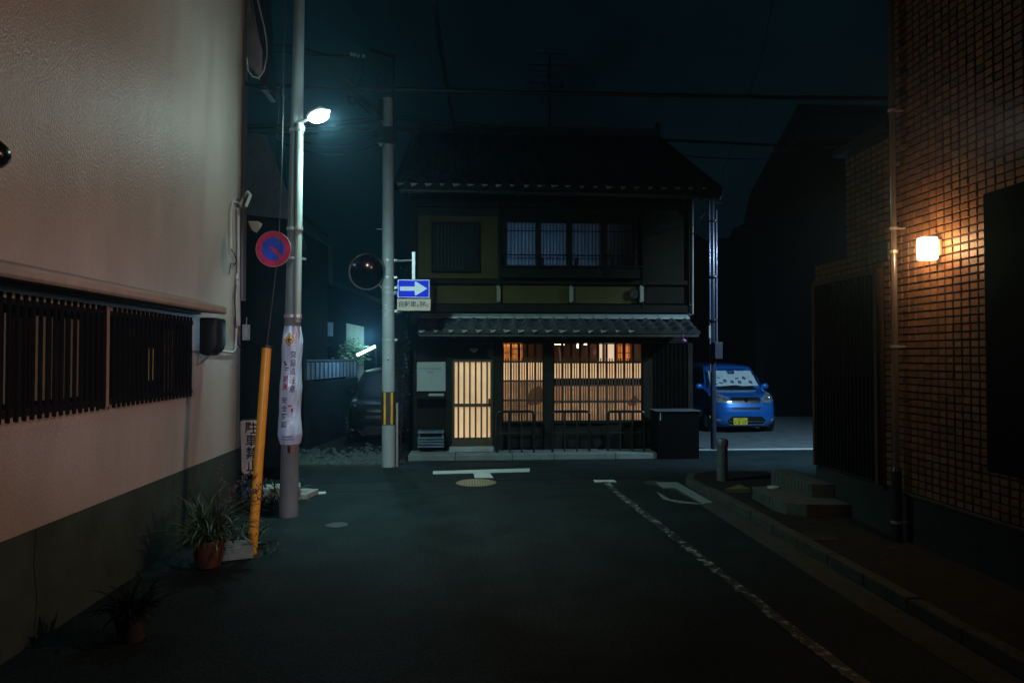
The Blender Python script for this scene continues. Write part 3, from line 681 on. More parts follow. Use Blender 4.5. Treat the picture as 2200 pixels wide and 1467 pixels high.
q = MB(); rect(q, 1078, 700, 1122, 800, FY+.9, FY+.92, FY+.9); ro = q.build('room_door', mat('lit orange lattice panel', (.6, .3, .1), .7, var=.35, scale=8, emit=(.80, .25, .05), estr=.9), hs)
q = MB()
for i in range(17): x = 1079+i*2.7; rect(q, x, 745 if i % 3 else 700, x+1.15, 800, FY+.86, FY+.899, FY+.9)
for y, a, b_ in ((757, 1078, 1095), (760, 1095, 1110), (749, 1100, 1122)): rect(q, a, y, b_, y+1.2, FY+.85, FY+.859, FY+.9)
q.build('muntin', LAT, ro)
for nm, x0, y0, x1, y1, e in (('hanging_tube', 1240, 735, 1243, 748, 4), ('hanging_tube', 1255, 735, 1261, 741, 4), ('hanging_tube', 1191, 737.5, 1205, 740.5, 3), ('hanging_tube', 1210, 737.5, 1212.5, 741, 3)):
    q = MB(); rect(q, x0, y0, x1, y1, FY+1.2, FY+1.25, FY+1.2)
    lab = {1240: 'thin upright lit tube at the top middle of the wide lattice window', 1255: 'small square lit lamp right of the thin upright tube in the wide lattice window', 1191: 'flat horizontal lit tube in the top left corner of the wide lattice window', 1210: 'tiny point of light right of the flat tube in the wide lattice window'}[x0]
    solo(q, 'room_lamp', mat('lit room lamp', (1, .9, .7), .5, var=.02, emit=(1, .82, .55), estr=float(e)), lab, 'lamp', at(x0, y1, Y=FY+1.2))
q = MB(); q.tube([at(1201, 745, Y=FY+.9), at(1203, 760, Y=FY+.9), at(1204, 778, Y=FY+.9)], [.012, .022, .014], 8); q.ball(at(1278, 756, Y=FY+.9), .045, .02, .065); q.ball(at(1278, 751, Y=FY+.9), .025)
solo(q, 'ornaments', mat('pale ornament', (.6, .55, .45), .6, var=.2), 'pale hanging ornaments inside the wide lattice window', 'ornament', at(1203, 778, Y=FY+.9), smooth=True)
# tinted shapes set before the lower screens, standing in for silhouettes on the paper
def sil(label, x, y0, y1, wd, name='coat', cat='coat'):
    a = at(x, y0, Y=FY+.08); b_ = at(x, y1, Y=FY+.08); q = MB()
    n = 14; pts = []
    for i in range(n+1): k = i/n; pts.append(Vector((a.x+.03*math.sin(k*5), FY+.10, a.z+(b_.z-a.z)*k)))
    q.tube(pts, [wd*(.25+1.1*math.sin(math.pi*min(1, .08+k/n*.8))**.8+.12*math.sin(k*1.7)) for k in range(n+1)], 14)
    for v in q.v: v.y = FY+.10+(v.y-FY-.10)*.22
    solo(q, name, glassmat('dark red silhouette tint', .99, .5, (.62, .50, .45)), label, cat, (a.x, FY+.1, b_.z), smooth=True)
sil('dark red tinted shape added as a silhouette on the narrow lattice window', 1150, 832, 870, .13)
sil('small dark tinted shape added as a silhouette at the right end of the wide lattice window', 1360, 853, 872, .07, 'paper_silhouette', 'paper_silhouette')
# left bay: white notice board, shelf, stone and tubs
q = MB(); rect(q, 897, 738, 957, 966, FY+.04, FY+.1); q.build('bay_wall', WOOD, hs)
brd = thing('notice_board', 'white notice board with two lines of small black lettering left of the sliding door', 'notice board', at(926, 840, Y=FY))
q = MB(); a = at(895, 792, Y=FY); b_ = at(957, 840, Y=FY); c2 = at(957, 784, Y=FY)
q.prism([(a.x, FY, b_.z), (b_.x, FY, b_.z), (b_.x, FY, c2.z+.06), (a.x, FY, c2.z+.06)], (0, .03, 0)); q.build('panel', mat('white board', (.30, .34, .32), .6, var=.08), brd)
q = MB(); fn = lambda u, v: Vector((at(924, 792, Y=FY).x+u, FY-.002, at(924, 792, Y=FY).z+v))
for s, v, sz in (('KEISHICHIRAKAWARA', 0, .055), ('KYOTO', -.075, .055)):
    for i, ch in enumerate(s): write(q, ch, ((i-(len(s)-1)/2)*.0265*1.02, v), sz*.62, fn, 1.0, .02)
q.build('lettering', mat('black print', (.01, .01, .01), .6, var=.05), brd)
sh = thing('wall_shelf', 'low dark shelf with a white folded sheet below the notice board', 'shelf', at(926, 858, Y=FY-.2))
q = MB(); rect(q, 897, 850, 956, 854, FY-.25, FY+.039); q.build('board', WOOD2, sh)
q = MB(); rect(q, 922, 845, 954, 849.6, FY-.22, FY-.03); q.build('sheet', mat('pale sheet', (.34, .36, .35), .7, var=.25, scale=9), sh, bevel=.01)
tb = thing('bench_rack', 'blue grey slatted low rack standing under the notice board', 'rack', at(926, 962, Y=FY-.25))
BL = mat('blue grey paint', (.10, .14, .19), .55, var=.4, scale=8)
q = MB()
for y in (926, 938, 944, 950, 956): rect(q, 898, y, 954, y+3.2, FY-.33, FY-.02, FY-.2)
q.build('slats', BL, tb, bevel=.004)
q = MB()
for x in (900, 950): rect(q, x, 922, x+3, 960, FY-.30, FY-.26, FY-.2)
q.build('upright', BL, tb)
# stone apron in front of the house
q = MB(); x = HX0+.05; sw = [.9, 1.1, .8, 1.2, .95]; i = 0
while x < 3.9:
    l = sw[i % 5]; x2 = min(x+l, 4.05); y0 = 13.14+(.22 if i == 0 else 0)*0
    q.prism([(x+.004, y0, 0), (x2-.004, y0, 0), (x2-.004, FY-.0, 0), (x+.004, FY, 0)], (0, 0, .115+random.uniform(-.004, .004))); x = x2; i += 1
struct(q, 'apron', mat('stone apron', (.17, .185, .18), .8, var=.25, scale=4, bump=.35, bscale=70), bevel=.012)
q = MB(); rect(q, 966, 958, 1060, 966, FY-.30, FY-.031); q.build('door_step', CONC, hs, bevel=.01)
# hooped barriers
def hoop(x0, x1, label):
    Yb = 13.42; a = at(x0, 884, Y=Yb); b_ = at(x1, 884, Y=Yb); zt = a.z; zb = .11
    t = thing('hoop_barrier', label, 'barrier', ((a.x+b_.x)/2, Yb, zb), 'low black hoop barriers in front of the townhouse')
    q = MB(); r = .06
    pts = [(a.x, Yb, zb), (a.x, Yb, zt-r), (a.x+r*.3, Yb, zt-r*.3), (a.x+r, Yb, zt), (b_.x-r, Yb, zt), (b_.x-r*.3, Yb, zt-r*.3), (b_.x, Yb, zt-r), (b_.x, Yb, zb)]
    q.tube(pts, .026, 12); q.build('hoop', mat('black gloss tube', (.012, .012, .012), .25, var=.1), t, smooth=True)
    for k in (1, 2):
        x = a.x+(b_.x-a.x)*k/3; q = MB(); q.tube([(x, Yb, zb), (x, Yb, zt-.02)], .018, 10); q.build('upright', BLACK, t)
    q = MB(); q.tube([(a.x+.02, Yb, zt-.42), (b_.x-.02, Yb, zt-.42)], .016, 10); q.build('cross_rail', BLACK, t)
hoop(1068, 1147, 'low black hoop barrier nearest the sliding door, in front of the narrow lattice window')
hoop(1187, 1266, 'low black hoop barrier in front of the left half of the wide lattice window')
hoop(1306, 1384, 'low black hoop barrier in front of the right half of the wide lattice window')
# black cabinet at the right corner
cb = thing('cabinet', 'low black metal cabinet with a pale lid edge at the right corner of the townhouse', 'cabinet', (3.95, 13.35, 0))
a = at(1412, 882, Y=13.1); b_ = at(1502, 882, Y=13.1)
q = MB(); q.box((a.x, 13.1, .0), (b_.x, 13.6, a.z-.02)); q.build('body', mat('black cabinet', (.003, .003, .003), .8, spec=.05), cb, bevel=.01)
q = MB(); q.box((a.x-.02, 13.07, a.z-.018), (b_.x+.02, 13.62, a.z)); q.build('lid', mat('lid metal', (.30, .33, .36), .3, metal=.7, var=.2), cb, bevel=.004)
q = MB(); q.bar((a.x+.06, 13.096, .75), (a.x+.06, 13.096, .9), .02, .012); q.build('handle', STEEL, cb)
# right side downpipe of the house, small flower
q = MB(); q.tube([at(1488, 432, Y=FY-.03), at(1488, 675, Y=FY-.03)], .022, 10); q.tube([at(1482, 655, Y=FY-.03), at(1488, 655, Y=FY-.03), at(1488, 676, Y=FY-.03), at(1480, 676, Y=FY-.03)], .012, 8)
q.build('downpipe', mat('pale downpipe', (.18, .17, .16), .4, var=.2), hs, smooth=True)
q = MB(); c = at(1469, 731, Y=13.0); q.ball(c, .035, .03, .028); q.ball(c+Vector((.03, .01, -.015)), .022); q.tube([c+Vector((0, 0, .02)), c+Vector((.02, .1, .2)), c+Vector((.02, .3, .3))], .003, 5)
solo(q, 'flower', mat('pink petal', (.65, .15, .55), .6, var=.2), 'small pink paper flower hanging under the right end of the lower roof', 'flower', c, smooth=True)
# aerial
an = thing('tv_aerial', 'tall television aerial on two legs standing on the upper roof ridge', 'aerial', at(1181, 284, Y=17.4))
def A(px, py, y=17.4): return at(px, py, Y=y)
q = MB(); q.tube([A(1181, 268), A(1181, 116)], .022, 8); q.tube([A(1170, 288, 17.3), A(1181, 265)], .014, 6); q.tube([A(1192, 288, 17.5), A(1181, 265)], .014, 6); q.build('mast', BLACK, an)
q = MB(); q.tube([A(1137, 177), A(1213, 186)], .016, 8)
for i in range(7): x = 1140+i*9; p = A(x, 177+i*1.1); q.bar(p+Vector((0, -.2, 0)), p+Vector((0, .2, 0)), .01)
q.tube([A(1165, 181), A(1168, 188), A(1200, 189), A(1204, 186)], .008, 6); q.ball(A(1207, 184), .06, .08, .07); q.build('yagi_boom', BLACK, an)
q = MB(); q.tube([A(1181, 116, 17.0), A(1176, 168, 18.0)], .014, 8)
for i, (y, w_) in enumerate(((116, 34), (125, 30), (140, 52), (141, 46), (155, 32), (166, 26))): q.tube([A(1181-w_, y-1), A(1181+w_, y+1)], .009, 6)
q.build('elements', BLACK, an)

# ================================================================== POLES
# pole 1 (street lamp)
Y1 = 8.55
pb, pt_ = at(620, 1108, Z=0), at(634, 0, Y=Y1)
Y1 = pb.y
def p1(z): t = z/(pt_.z); return Vector((pb.x+(pt_.x-pb.x)*t, Y1, z))
def r1(z): return .117-.0062*z*1.3
pl = thing('street_lamp', 'grey concrete pole carrying the lit white street lamp at the left wall corner', 'street lamp', (pb.x, Y1, 0))
q = MB(); q.tube([p1(z) for z in (0, 2, 4, 6, 9.5)], [r1(z) for z in (0, 2, 4, 6, 9.5)], 32); q.build('pole', POLEC, pl, smooth=True)
q = MB(); x1 = .055
lp = [p1(z)+Vector((r1(z)-.02, -.075, 0)) for z in (2.42, 3.5, 4.93)]
q.tube(lp, .043, 20); q.build('lamp_riser', mat('white enamel pipe', (.32, .36, .34), .35, var=.08), pl, smooth=True)
for z in (2.5, 3.6, 4.85):
    q = MB(); q.tube([p1(z-.02), p1(z+.02)], r1(z)+.012, 32); q.tube([p1(z-.02)+Vector((r1(z)-.02, -.075, 0)), p1(z+.02)+Vector((r1(z)-.02, -.075, 0))], .055, 16); q.build('clamp', STEEL, pl)
h0 = at(648, 262, Y=Y1-.1); h1 = at(661, 257, Y=Y1-.12); h2 = at(708, 241, Y=Y1-.25)
q = MB(); q.tube([lp[-1], h0, h1], .022, 12); q.build('arm', mat('white enamel pipe', (.6, .6, .6)), pl, smooth=True)
dv = (h2-h1).normalized()
q = MB(); q.tube([h1+Vector((0, 0, .03)), h1+dv*.06+Vector((0, 0, .045)), h1+dv*.2+Vector((0, 0, .05)), h2+Vector((0, 0, .01))], [.03, .05, .06, .02], 16)
q.build('lamp_head', mat('white lamp head', (.7, .7, .7), .35, var=.05), pl, smooth=True)
mid = h1+dv*.17+Vector((0, 0, -.01))
q = MB(); rot = dv.to_track_quat('X', 'Z').to_matrix(); q.ball(mid, .14, .085, .072, 20, 12, rot=rot); q.build('lit_lens', mat('lit lamp lens', (1, 1, 1), .4, var=.01, emit=(.86, 1.0, .93), estr=38.0), pl, smooth=True)
q = MB(); q.tube([h0+Vector((0, 0, -.02)), at(655, 275, Y=Y1-.1), at(650, 290, Y=Y1-.1), at(645, 296, Y=Y1-.08)], .007, 6); q.build('lead', mat('pale lead', (.5, .5, .5), .5), pl, smooth=True)
LP1 = mid+Vector((.03, -.03, -.12))
lamp('lamp_light', 'SPOT', LP1, 600, (.55, 1.0, .95), pl, .06, aim=(-.2, 11.0, 0), spot=125, blend=1.0)
lamp('lamp_forward_light', 'SPOT', LP1+Vector((0, .05, 0)), 130, (.50, .90, 1.0), pl, .06, aim=(-.6, 13.8, 1.8), spot=95, blend=1.0)
lamp('lamp_glow', 'POINT', mid+Vector((.20, -.20, -.14)), 34, (.55, 1.0, .95), pl, .07)
# banner wrapped round pole 1
bn = thing('safety_banner', 'white plastic warning banner with black and red Japanese writing wrapped round the lamp pole', 'banner', (pb.x, Y1, 1.1))
zb0, zb1 = at(622, 955, Y=Y1-.1).z, at(624, 700, Y=Y1-.1).z
def rb_(z):
    t = (z-zb0)/(zb1-zb0)
    return .143-.022*min(1, t*1.3)+.005*math.sin(t*17)-.022*max(0, 1-t/.07)-.016*max(0, (t-.88)/.12)
def bpt(u, z, off=0.0):
    """u metres round the front of the pole, counted from its centre line"""
    r = rb_(z)+off; a = u/.145; c = p1(z); wr_ = .003*math.sin(a*7+z*9)+.002*math.sin(a*13-z*21)
    ex = -.012*max(0, 1-abs(z-zb0-.5)/.5)
    return Vector((c.x+ex+math.sin(a)*(r+wr_), c.y-math.cos(a)*(r+wr_), z))
q = MB(); nu, nz2 = 56, 60; vs = [bpt(-.455+.91*i/nu, zb0+(zb1-zb0)*j/nz2) for j in range(nz2+1) for i in range(nu+1)]
q.add(vs, [(j*(nu+1)+i, j*(nu+1)+i+1, (j+1)*(nu+1)+i+1, (j+1)*(nu+1)+i) for j in range(nz2) for i in range(nu)])
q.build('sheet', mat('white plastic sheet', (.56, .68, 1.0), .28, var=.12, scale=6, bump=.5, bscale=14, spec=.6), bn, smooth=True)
def bz(py): return at(620, py, Y=Y1-.13).z
fnb = lambda u, v: bpt(u, v, .0035)
INK = mat('navy ink', (.012, .014, .035), .5, var=.05); RED = mat('red ink', (.45, .02, .06), .5, var=.05)
q = MB()
for i, ch in enumerate('交差点注意'): write(q, ch, (.055, bz(762+i*18.6)), .090, fnb, .96, .012)
for i, ch in enumerate('安全確認'): write(q, ch, (-.043, bz(861+i*17.2)), .086, fnb, .96, .012)
q.build('black_writing', INK, bn)
q = MB()
for i, ch in enumerate('減速'): write(q, ch, (-.043, bz(815+i*16.5)), .095, fnb, .9, .02)
q.build('red_writing', RED, bn)
def bpoly(mb, pts, off): k = [bpt(u, v, off) for u, v in pts]; mb.add(k, [tuple(range(len(k)))])
def bgrid(mb, f, off, n=8):
    vs = []; fs = []
    for j in range(n+1):
        for i in range(n+1): u, v = f(i/n, j/n); vs.append(bpt(u, v, off))
    for j in range(n):
        for i in range(n): fs.append((j*(n+1)+i, j*(n+1)+i+1, (j+1)*(n+1)+i+1, (j+1)*(n+1)+i))
    mb.add(vs, fs)
dz = bz(729); du = -.008
q = MB(); bgrid(q, lambda s, t: (du+(s-t)*.080, dz+(s+t-1)*.088), .003); q.build('diamond_border', INK, bn)
q = MB(); bgrid(q, lambda s, t: (du+(s-t)*.071, dz+(s+t-1)*.078), .0045); q.build('diamond_sign', mat('orange print', (.72, .36, .06), .4, var=.1), bn)
q = MB(); bgrid(q, lambda s, t: (du+(s-.5)*.078, dz+(t-.5)*.015), .006); bgrid(q, lambda s, t: (du+(s-.5)*.014, dz+(t-.5)*.088), .0062); q.build('crossroads_mark', INK, bn)
q = MB()
for (u, y, a, b_) in ((-.055, 783, .022, .012), (-.035, 790, .028, .006), (-.04, 795, .02, .005)): bgrid(q, lambda s, t: (u+(s-.5)*2*a+(t-.5)*.01, bz(y)+(t-.5)*2*b_), .0035, 4)
bgrid(q, lambda s, t: (-.07+(s-.5)*.03, bz(778)+(t-.5)*.022), .0035, 4)
q.build('car_picture', INK, bn)
q = MB(); bgrid(q, lambda s, t: (.035+(s-.5)*.05, bz(872)+(t-.5)*.02), .0035, 4); bgrid(q, lambda s, t: (.062+(s-.5)*.03, bz(881)+(t-.5)*.05), .0035, 4); q.build('bicycle_picture', RED, bn)
q = MB()
for i in range(6): bgrid(q, lambda s, t: (-.06+i*.024+(s-.5)*.013, bz(938)+(t-.5)*.018), .0035, 2)
for i in range(13): bgrid(q, lambda s, t: (-.085+i*.0135+(s-.5)*.008, bz(944)+(t-.5)*.012), .0035, 2)
q.build('small_print', INK, bn)
q = MB(); z = at(628, 965, Y=Y1-.1).z; a = p1(z); q.box((a.x-.0, a.y-.116, z-.045), (a.x+.03, a.y-.09, z+.05)); q.build('black_tape', BLACK, pl)
q = MB(); q.box((a.x+.033, a.y-.116, z-.045), (a.x+.085, a.y-.08, z+.05)); q.build('red_tape', mat('faded red tape', (.35, .13, .09), .5), pl)
# no stopping sign on pole 1
c = at(587, 535, Y=8.2)
ns = thing('no_stopping_sign', 'round red and blue no stopping sign clamped to the left side of the lamp pole', 'road sign', c)
nr = Vector((-.10, -1, -.04)).normalized(); rotS = nr.to_track_quat('Z', 'Y').to_matrix()
def disk(mb, r, o0, o1): mb.tube([c+nr*o0, c+nr*o1], r, 56)
RR = .207
q = MB(); disk(q, RR+.004, -.012, 0); q.build('plate', mat('white sign edge', (.6, .5, .55), .4), ns)
q = MB(); disk(q, RR, .0, .0015); q.build('red_ring', mat('red sign sheeting', (.60, .03, .12), .3, var=.35, scale=9, spec=.6), ns)
q = MB(); disk(q, RR*.665, .0, .003); q.build('blue_disc', mat('blue sign sheeting', (.02, .09, .80), .3, var=.35, scale=9, spec=.6), ns)
q = MB(); ax = rotS @ Vector((1, 0, 0)); ay = Vector((0, 0, 1)); ax = ay.cross(nr).normalized(); ax = ax if ax.x > 0 else -ax
dg = (ax*.707-ay*.707); pg = (ax*.707+ay*.707)
q.add([c+nr*.0042+dg*s*RR*.67+pg*t_*.019 for s, t_ in ((-1, -1), (1, -1), (1, 1), (-1, 1))]+[c+nr*.0032+dg*s*RR*.67+pg*t_*.019 for s, t_ in ((-1, -1), (1, -1), (1, 1), (-1, 1))], [(0, 1, 2, 3), (4, 5, 6, 7), (0, 1, 5, 4), (1, 2, 6, 5), (2, 3, 7, 6), (3, 0, 4, 7)])
q.build('red_bar', _M['red sign sheeting'], ns)
q = MB(); zc = c.z+.0; pp = p1(zc); q.tube([(pp.x, pp.y, zc-.05), (pp.x, pp.y, zc-.02)], r1(zc)+.01, 28); q.bar((pp.x-.08, pp.y-.09, zc-.035), (c.x+.1, c.y+.02, zc-.035), .03, .03); q.bar((pp.x+.1, pp.y-.03, zc-.035), (pp.x+.16, pp.y-.05, zc-.045), .02, .03); q.build('clamp', STEEL, ns)
# guy wire with yellow guard
ga = at(541, 1193, Z=0); gt_top = Vector((p1(9.3).x-.1, Y1, 9.3)); gd = (gt_top-ga)
gtop = at(573, 748, Y=7.2)
gg = thing('guy_wire', 'guy wire inside a tall leaning yellow orange guard tube beside the left wall', 'guy wire', ga)
gl = 2.08; gk = (gtop-ga).normalized()
YEL = mat('orange yellow plastic', (.90, .42, .03), .38, var=.12, scale=5, spec=.5, dark=(.75, .32, .02))
q = MB(); q.tube([ga+gk*.0, ga+gk*(gtop-ga).length], .047, 24); q.build('guard', YEL, gg, smooth=True)
q = MB(); q.tube([ga+gk*(gtop-ga).length, ga+gk*((gtop-ga).length+.03)], .05, 24); q.build('cap', BLACK, gg)
q = MB(); q.tube([gtop, at(598, 540, Y=7.75), at(606, 330, Y=8.2), at(614, -60, Y=8.5)], .0055, 6); q.build('wire', mat('dull strand', (.10, .10, .10), .5, metal=.5), gg, smooth=True)
q = MB()
for k in range(16):
    t = random.choice([.28, .3, .33, .1, .2, .31])+random.uniform(-.02, .02); an_ = random.uniform(-.9, .9); pp = ga+gk*t*(gtop-ga).length
    q.ball(pp+Vector((math.sin(an_)*.047, -math.cos(an_)*.047, 0)), .005, .003, .008, 6, 4)
q.build('scuffs', BLACK, gg)
q = MB(); q.tube([(ga.x, ga.y, 0), (ga.x, ga.y, .02)], [.11, .09], 20); q.build('base_collar', mat('dark soil', (.03, .03, .028), .9), gg)
# pole 2
b2 = at(835, 1002, Z=0); Y2 = b2.y; t2 = at(833, 213, Y=Y2)
def p2(z): t = z/t2.z; return Vector((b2.x+(t2.x-b2.x)*t, Y2, z))
def r2(z): return .124-.0042*z
up = thing('utility_pole', 'grey concrete utility pole carrying a mirror, a one way sign and many cables', 'utility pole', (b2.x, Y2, 0))
q = MB(); q.tube([p2(z) for z in (0, 2, 4, t2.z)], [r2(z) for z in (0, 2, 4, t2.z)], 32); q.build('pole', mat('blue grey pole', (.30, .32, .33), .65, var=.2, scale=6, bump=.3, bscale=80, stretch=(1, 1, .3)), up, smooth=True)
for py in (560, 596, 618, 629, 668, 730):
    z = at(835, py, Y=Y2).z; q = MB(); q.tube([p2(z-.015), p2(z+.015)], r2(z)+.007, 32); q.box((p2(z).x+r2(z), Y2-.03, z-.022), (p2(z).x+r2(z)+.05, Y2+.02, z+.022)); q.build('band', STEEL, up)
q = MB(); z = at(832, 668, Y=Y2).z; c = p2(z)
for a0, a1 in ((-.5, -.1),):
    n = 6; vs = []
    for i in range(n+1):
        a = a0+(a1-a0)*i/n; vs += [(c.x+math.sin(a)*(r2(z)+.004), c.y-math.cos(a)*(r2(z)+.004), z-.115), (c.x+math.sin(a)*(r2(z)+.004), c.y-math.cos(a)*(r2(z)+.004), z+.115)]
    q.add(vs, [(2*i, 2*i+2, 2*i+3, 2*i+1) for i in range(n)])
q.build('number_sticker', mat('pale sticker', (.55, .60, .60), .5, var=.1), up)
q = MB()
for i in range(5): q.box((c.x-.047, c.y-r2(z)-.0085, z+.085-i*.042), (c.x-.024, c.y-r2(z)-.0065, z+.062-i*.042))
q.build('sticker_print', mat('sticker ink', (.14, .17, .17), .6), up)
zg0, zg1 = at(832, 913, Y=Y2-.12).z, at(832, 842, Y=Y2-.12).z
q = MB(); cc = p2(1.1); q.tube([p2(zg0), p2(zg1)], r2(1)+.006, 32); q.build('guard_sheet', mat('black guard', (.02, .02, .018), .5), up, smooth=True)
for a0 in (-.62, .42, 1.5, -1.6):
    q = MB(); n = 5; vs = []
    for i in range(n+1):
        a = a0+.36*i/n; R_ = r2(1)+.011
        for z in (zg0+.01, zg1-.01): vs.append((cc.x+math.sin(a)*R_, cc.y-math.cos(a)*R_, z))
    q.add(vs, [(2*i, 2*i+2, 2*i+3, 2*i+1) for i in range(n)]); q.build('yellow_stripe', mat('yellow stripe', (.75, .36, .03), .4, var=.2, scale=10), up)
q = MB(); q.tube([(b2.x+.155, Y2-.02, 0), (b2.x+.15, Y2-.02, 1.15)], .02, 10); q.build('side_conduit', mat('pinkish conduit', (.32, .24, .24), .5, var=.2), up)
q = MB(); q.ball((b2.x-.01, Y2-r2(2)-.0, at(832, 771, Y=Y2).z), .022, .02, .035); q.tube([at(808, 492, Y=Y2), (p2(4).x, Y2, at(808, 492, Y=Y2).z)], .008, 6); q.tube([(b2.x, Y2, at(850, 671, Y=Y2).z), at(864, 671, Y=Y2)], .008, 6); q.build('step_bolt', STEEL, up)
q = MB(); zt = t2.z
def B(px, py, y=None): return at(px, py, Y=y or Y2)
q.bar(B(846, 290), B(846, 118), .05, .05); q.bar(B(795, 109), B(850, 127), .07, .06); q.bar(B(718, 155, Y2+.6), B(800, 232, Y2), .14, .10); q.bar(B(800, 232), B(822, 250), .09, .08)
q.bar(B(812, 275), B(900, 283), .06, .08); q.box((t2.x-.16, Y2-.14, zt-.85), (t2.x+.14, Y2+.1, zt-.55)); q.tube([B(822, 216), B(822, 262)], .07, 14); q.tube([B(846, 120), B(849, 126)], .05, 12)
q.build('cross_arms', BLACK, up)
q = MB()
for x, y in ((755, 117), (762, 118), (770, 120), (781, 121)): q.ball(B(x, y, Y2-.2), .03, .03, .035)
q.build('insulators', mat('porcelain', (.55, .60, .60), .3), up, smooth=True)
# one way sign
ow = thing('one_way_sign', 'bright blue one way sign with a white arrow beside the utility pole', 'road sign', at(888, 620, Y=Y2-.15))
YS = Y2-.16
def srect(mb, x0, y0, x1, y1, o0, o1): return rect(mb, x0, y0, x1, y1, YS-o1, YS-o0, YS)
OWB = mat('bright blue sheeting', (.008, .02, .85), .5, var=.12, scale=7, spec=.15)
q = MB(); srect(q, 853.5, 600, 923.5, 640.5, -.012, 0); q.build('plate', mat('blue sign edge', (.06, .1, .6), .4), ow, bevel=.008)
q = MB(); srect(q, 854.5, 601, 922.5, 639.5, .0005, .0015); q.build('white_border', mat('white sheeting', (.75, .80, .90), .3, var=.1, scale=6, spec=.6), ow)
q = MB(); srect(q, 856, 602.5, 921, 638, .0018, .003); q.build('blue_field', OWB, ow)
q = MB(); pts = [(859, 615.5), (891, 615.5), (891, 606), (893, 604.5), (918, 620), (893, 635), (891, 633.5), (891, 624.5), (859, 624.5)]
q.prism([at(x, y, Y=YS-.0035) for x, y in pts], (0, -.001, 0)); q.build('arrow', _M['white sheeting'], ow)
sp2 = MB(); srect(sp2, 885, 541, 891.5, 600, -.03, -.012); sp2.build('hanger', STEEL, ow)
q = MB(); a = at(885, 559, Y=YS); q.tube([(p2(a.z).x+r2(a.z), Y2-.03, a.z), (a.x, YS+.02, a.z)], .018, 12); a2 = at(856, 629, Y=YS); q.bar((p2(a2.z).x+r2(a2.z)-.02, Y2-.03, a2.z), (a2.x+.04, YS+.02, a2.z), .03, .05); q.build('arm', STEEL, ow)
ss = thing('supplementary_sign', 'small beige plate with black Japanese lettering under the blue one way sign', 'road sign', at(888, 655, Y=YS))
q = MB(); srect(q, 853, 642, 925, 667.5, -.01, 0); q.build('plate', mat('beige plate', (.55, .40, .33), .45, var=.1), ss, bevel=.003)
q = MB(); c0 = at(889, 654.5, Y=YS)
for ch, x, sz in (('自', 862, .112), ('転', 875, .112), ('車', 888, .112), ('を', 898, .065), ('除', 908.5, .112), ('く', 919, .08)):
    a = at(x, 654.5 if sz > .1 else 657, Y=YS); write(q, ch, (0, 0), sz*1.02, lambda u, v: Vector((a.x+u, YS-.0015, a.z+v)), .97, .018)
q.build('lettering', _M['navy ink'], ss)
# traffic mirror
mc = at(788, 584, Y=Y2-.25); tm = thing('traffic_mirror', 'round convex traffic mirror turned away on the left of the utility pole', 'traffic mirror', mc)
mn = Vector((.42, -1, -.22)).normalized(); mrot = mn.to_track_quat('Z', 'Y').to_matrix()
q = MB(); vs = []; n = 44; rings = 8; RM = .305; HM = .335
for j in range(rings+1):
    rr = j/rings
    for i in range(n): a = 2*math.pi*i/n; vs.append(mc+mrot @ Vector((rr*RM*math.cos(a), rr*RM*math.sin(a), .05*(1-rr*rr)+.004)))
q.add(vs, [(j*n+i, j*n+(i+1) % n, (j+1)*n+(i+1) % n, (j+1)*n+i) for j in range(rings) for i in range(n)])
q.build('mirror_face', mat('dark mirror', (.06, .06, .065), .12, metal=1.0, var=.1), tm, smooth=True)
q = MB(); q.tube([mc-mn*.03, mc+mn*.006], [RM+.005, RM+.022], 44); q.tube([mc-mn*.06, mc-mn*.03], [RM*.6, RM+.004], 44); q.build('back_shell', mat('orange brown shell', (.05, .045, .04), .45, var=.2), tm, smooth=True)
q = MB(); vs = []; n = 24
for i in range(n+1):
    a = R(15)+R(150)*i/n
    for d, k in ((.0, RM+.018), (.15*math.sin(math.pi*i/n)+.01, RM+.03)): vs.append(mc+mrot @ Vector((k*math.cos(a), k*math.sin(a), d)))
q.add(vs, [(2*i, 2*i+2, 2*i+3, 2*i+1) for i in range(n)]); q.build('hood', mat('grey hood', (.34, .34, .33), .4, var=.1), tm, smooth=True)
q = MB(); q.tube([mc-mn*.05, mc+Vector((.12, .16, -.12)), p2(mc.z-.28)+Vector((-.1, 0, 0))], .024, 10); q.tube([mc-mn*.05, p2(mc.z+.1)+Vector((-.1, 0, 0))], .018, 10); q.build('bracket', STEEL, tm)
# right service poles (pair of thin pipes)
Y3 = 14.3
sp_ = thing('service_pole', 'slim dark service pole with two shiny conduits right of the townhouse', 'utility pole', at(1531, 952, Y=Y3))
q = MB(); q.tube([at(1533, 970, Y=Y3), at(1530, 430, Y=Y3)], .06, 18); q.build('pole', mat('dark gloss pole', (.03, .035, .06), .25, var=.2), sp_, smooth=True)
for x0, x1, ya, yb in ((1526, 1524, 800, 432), (1540, 1539, 740, 452)):
    q = MB(); q.tube([at(x0, ya, Y=Y3-.06), at(x1, yb, Y=Y3-.06)], .020, 12); q.build('conduit', mat('glossy conduit', (.16, .18, .26), .2, var=.1, metal=.3), sp_, smooth=True)
for y in (476, 595, 688): q = MB(); a = at(1532, y, Y=Y3-.05); q.tube([a-Vector((0, 0, .015)), a+Vector((0, 0, .015))], .105, 18); q.build('band', BLACK, sp_)
q = MB(); a = at(1531, 735, Y=Y3-.08); b_ = at(1548, 771, Y=Y3-.08); q.box((a.x, Y3-.22, b_.z), (b_.x, Y3-.05, a.z)); q.build('meter_box', mat('navy meter box', (.03, .03, .045), .4, var=.1), sp_, bevel=.01)
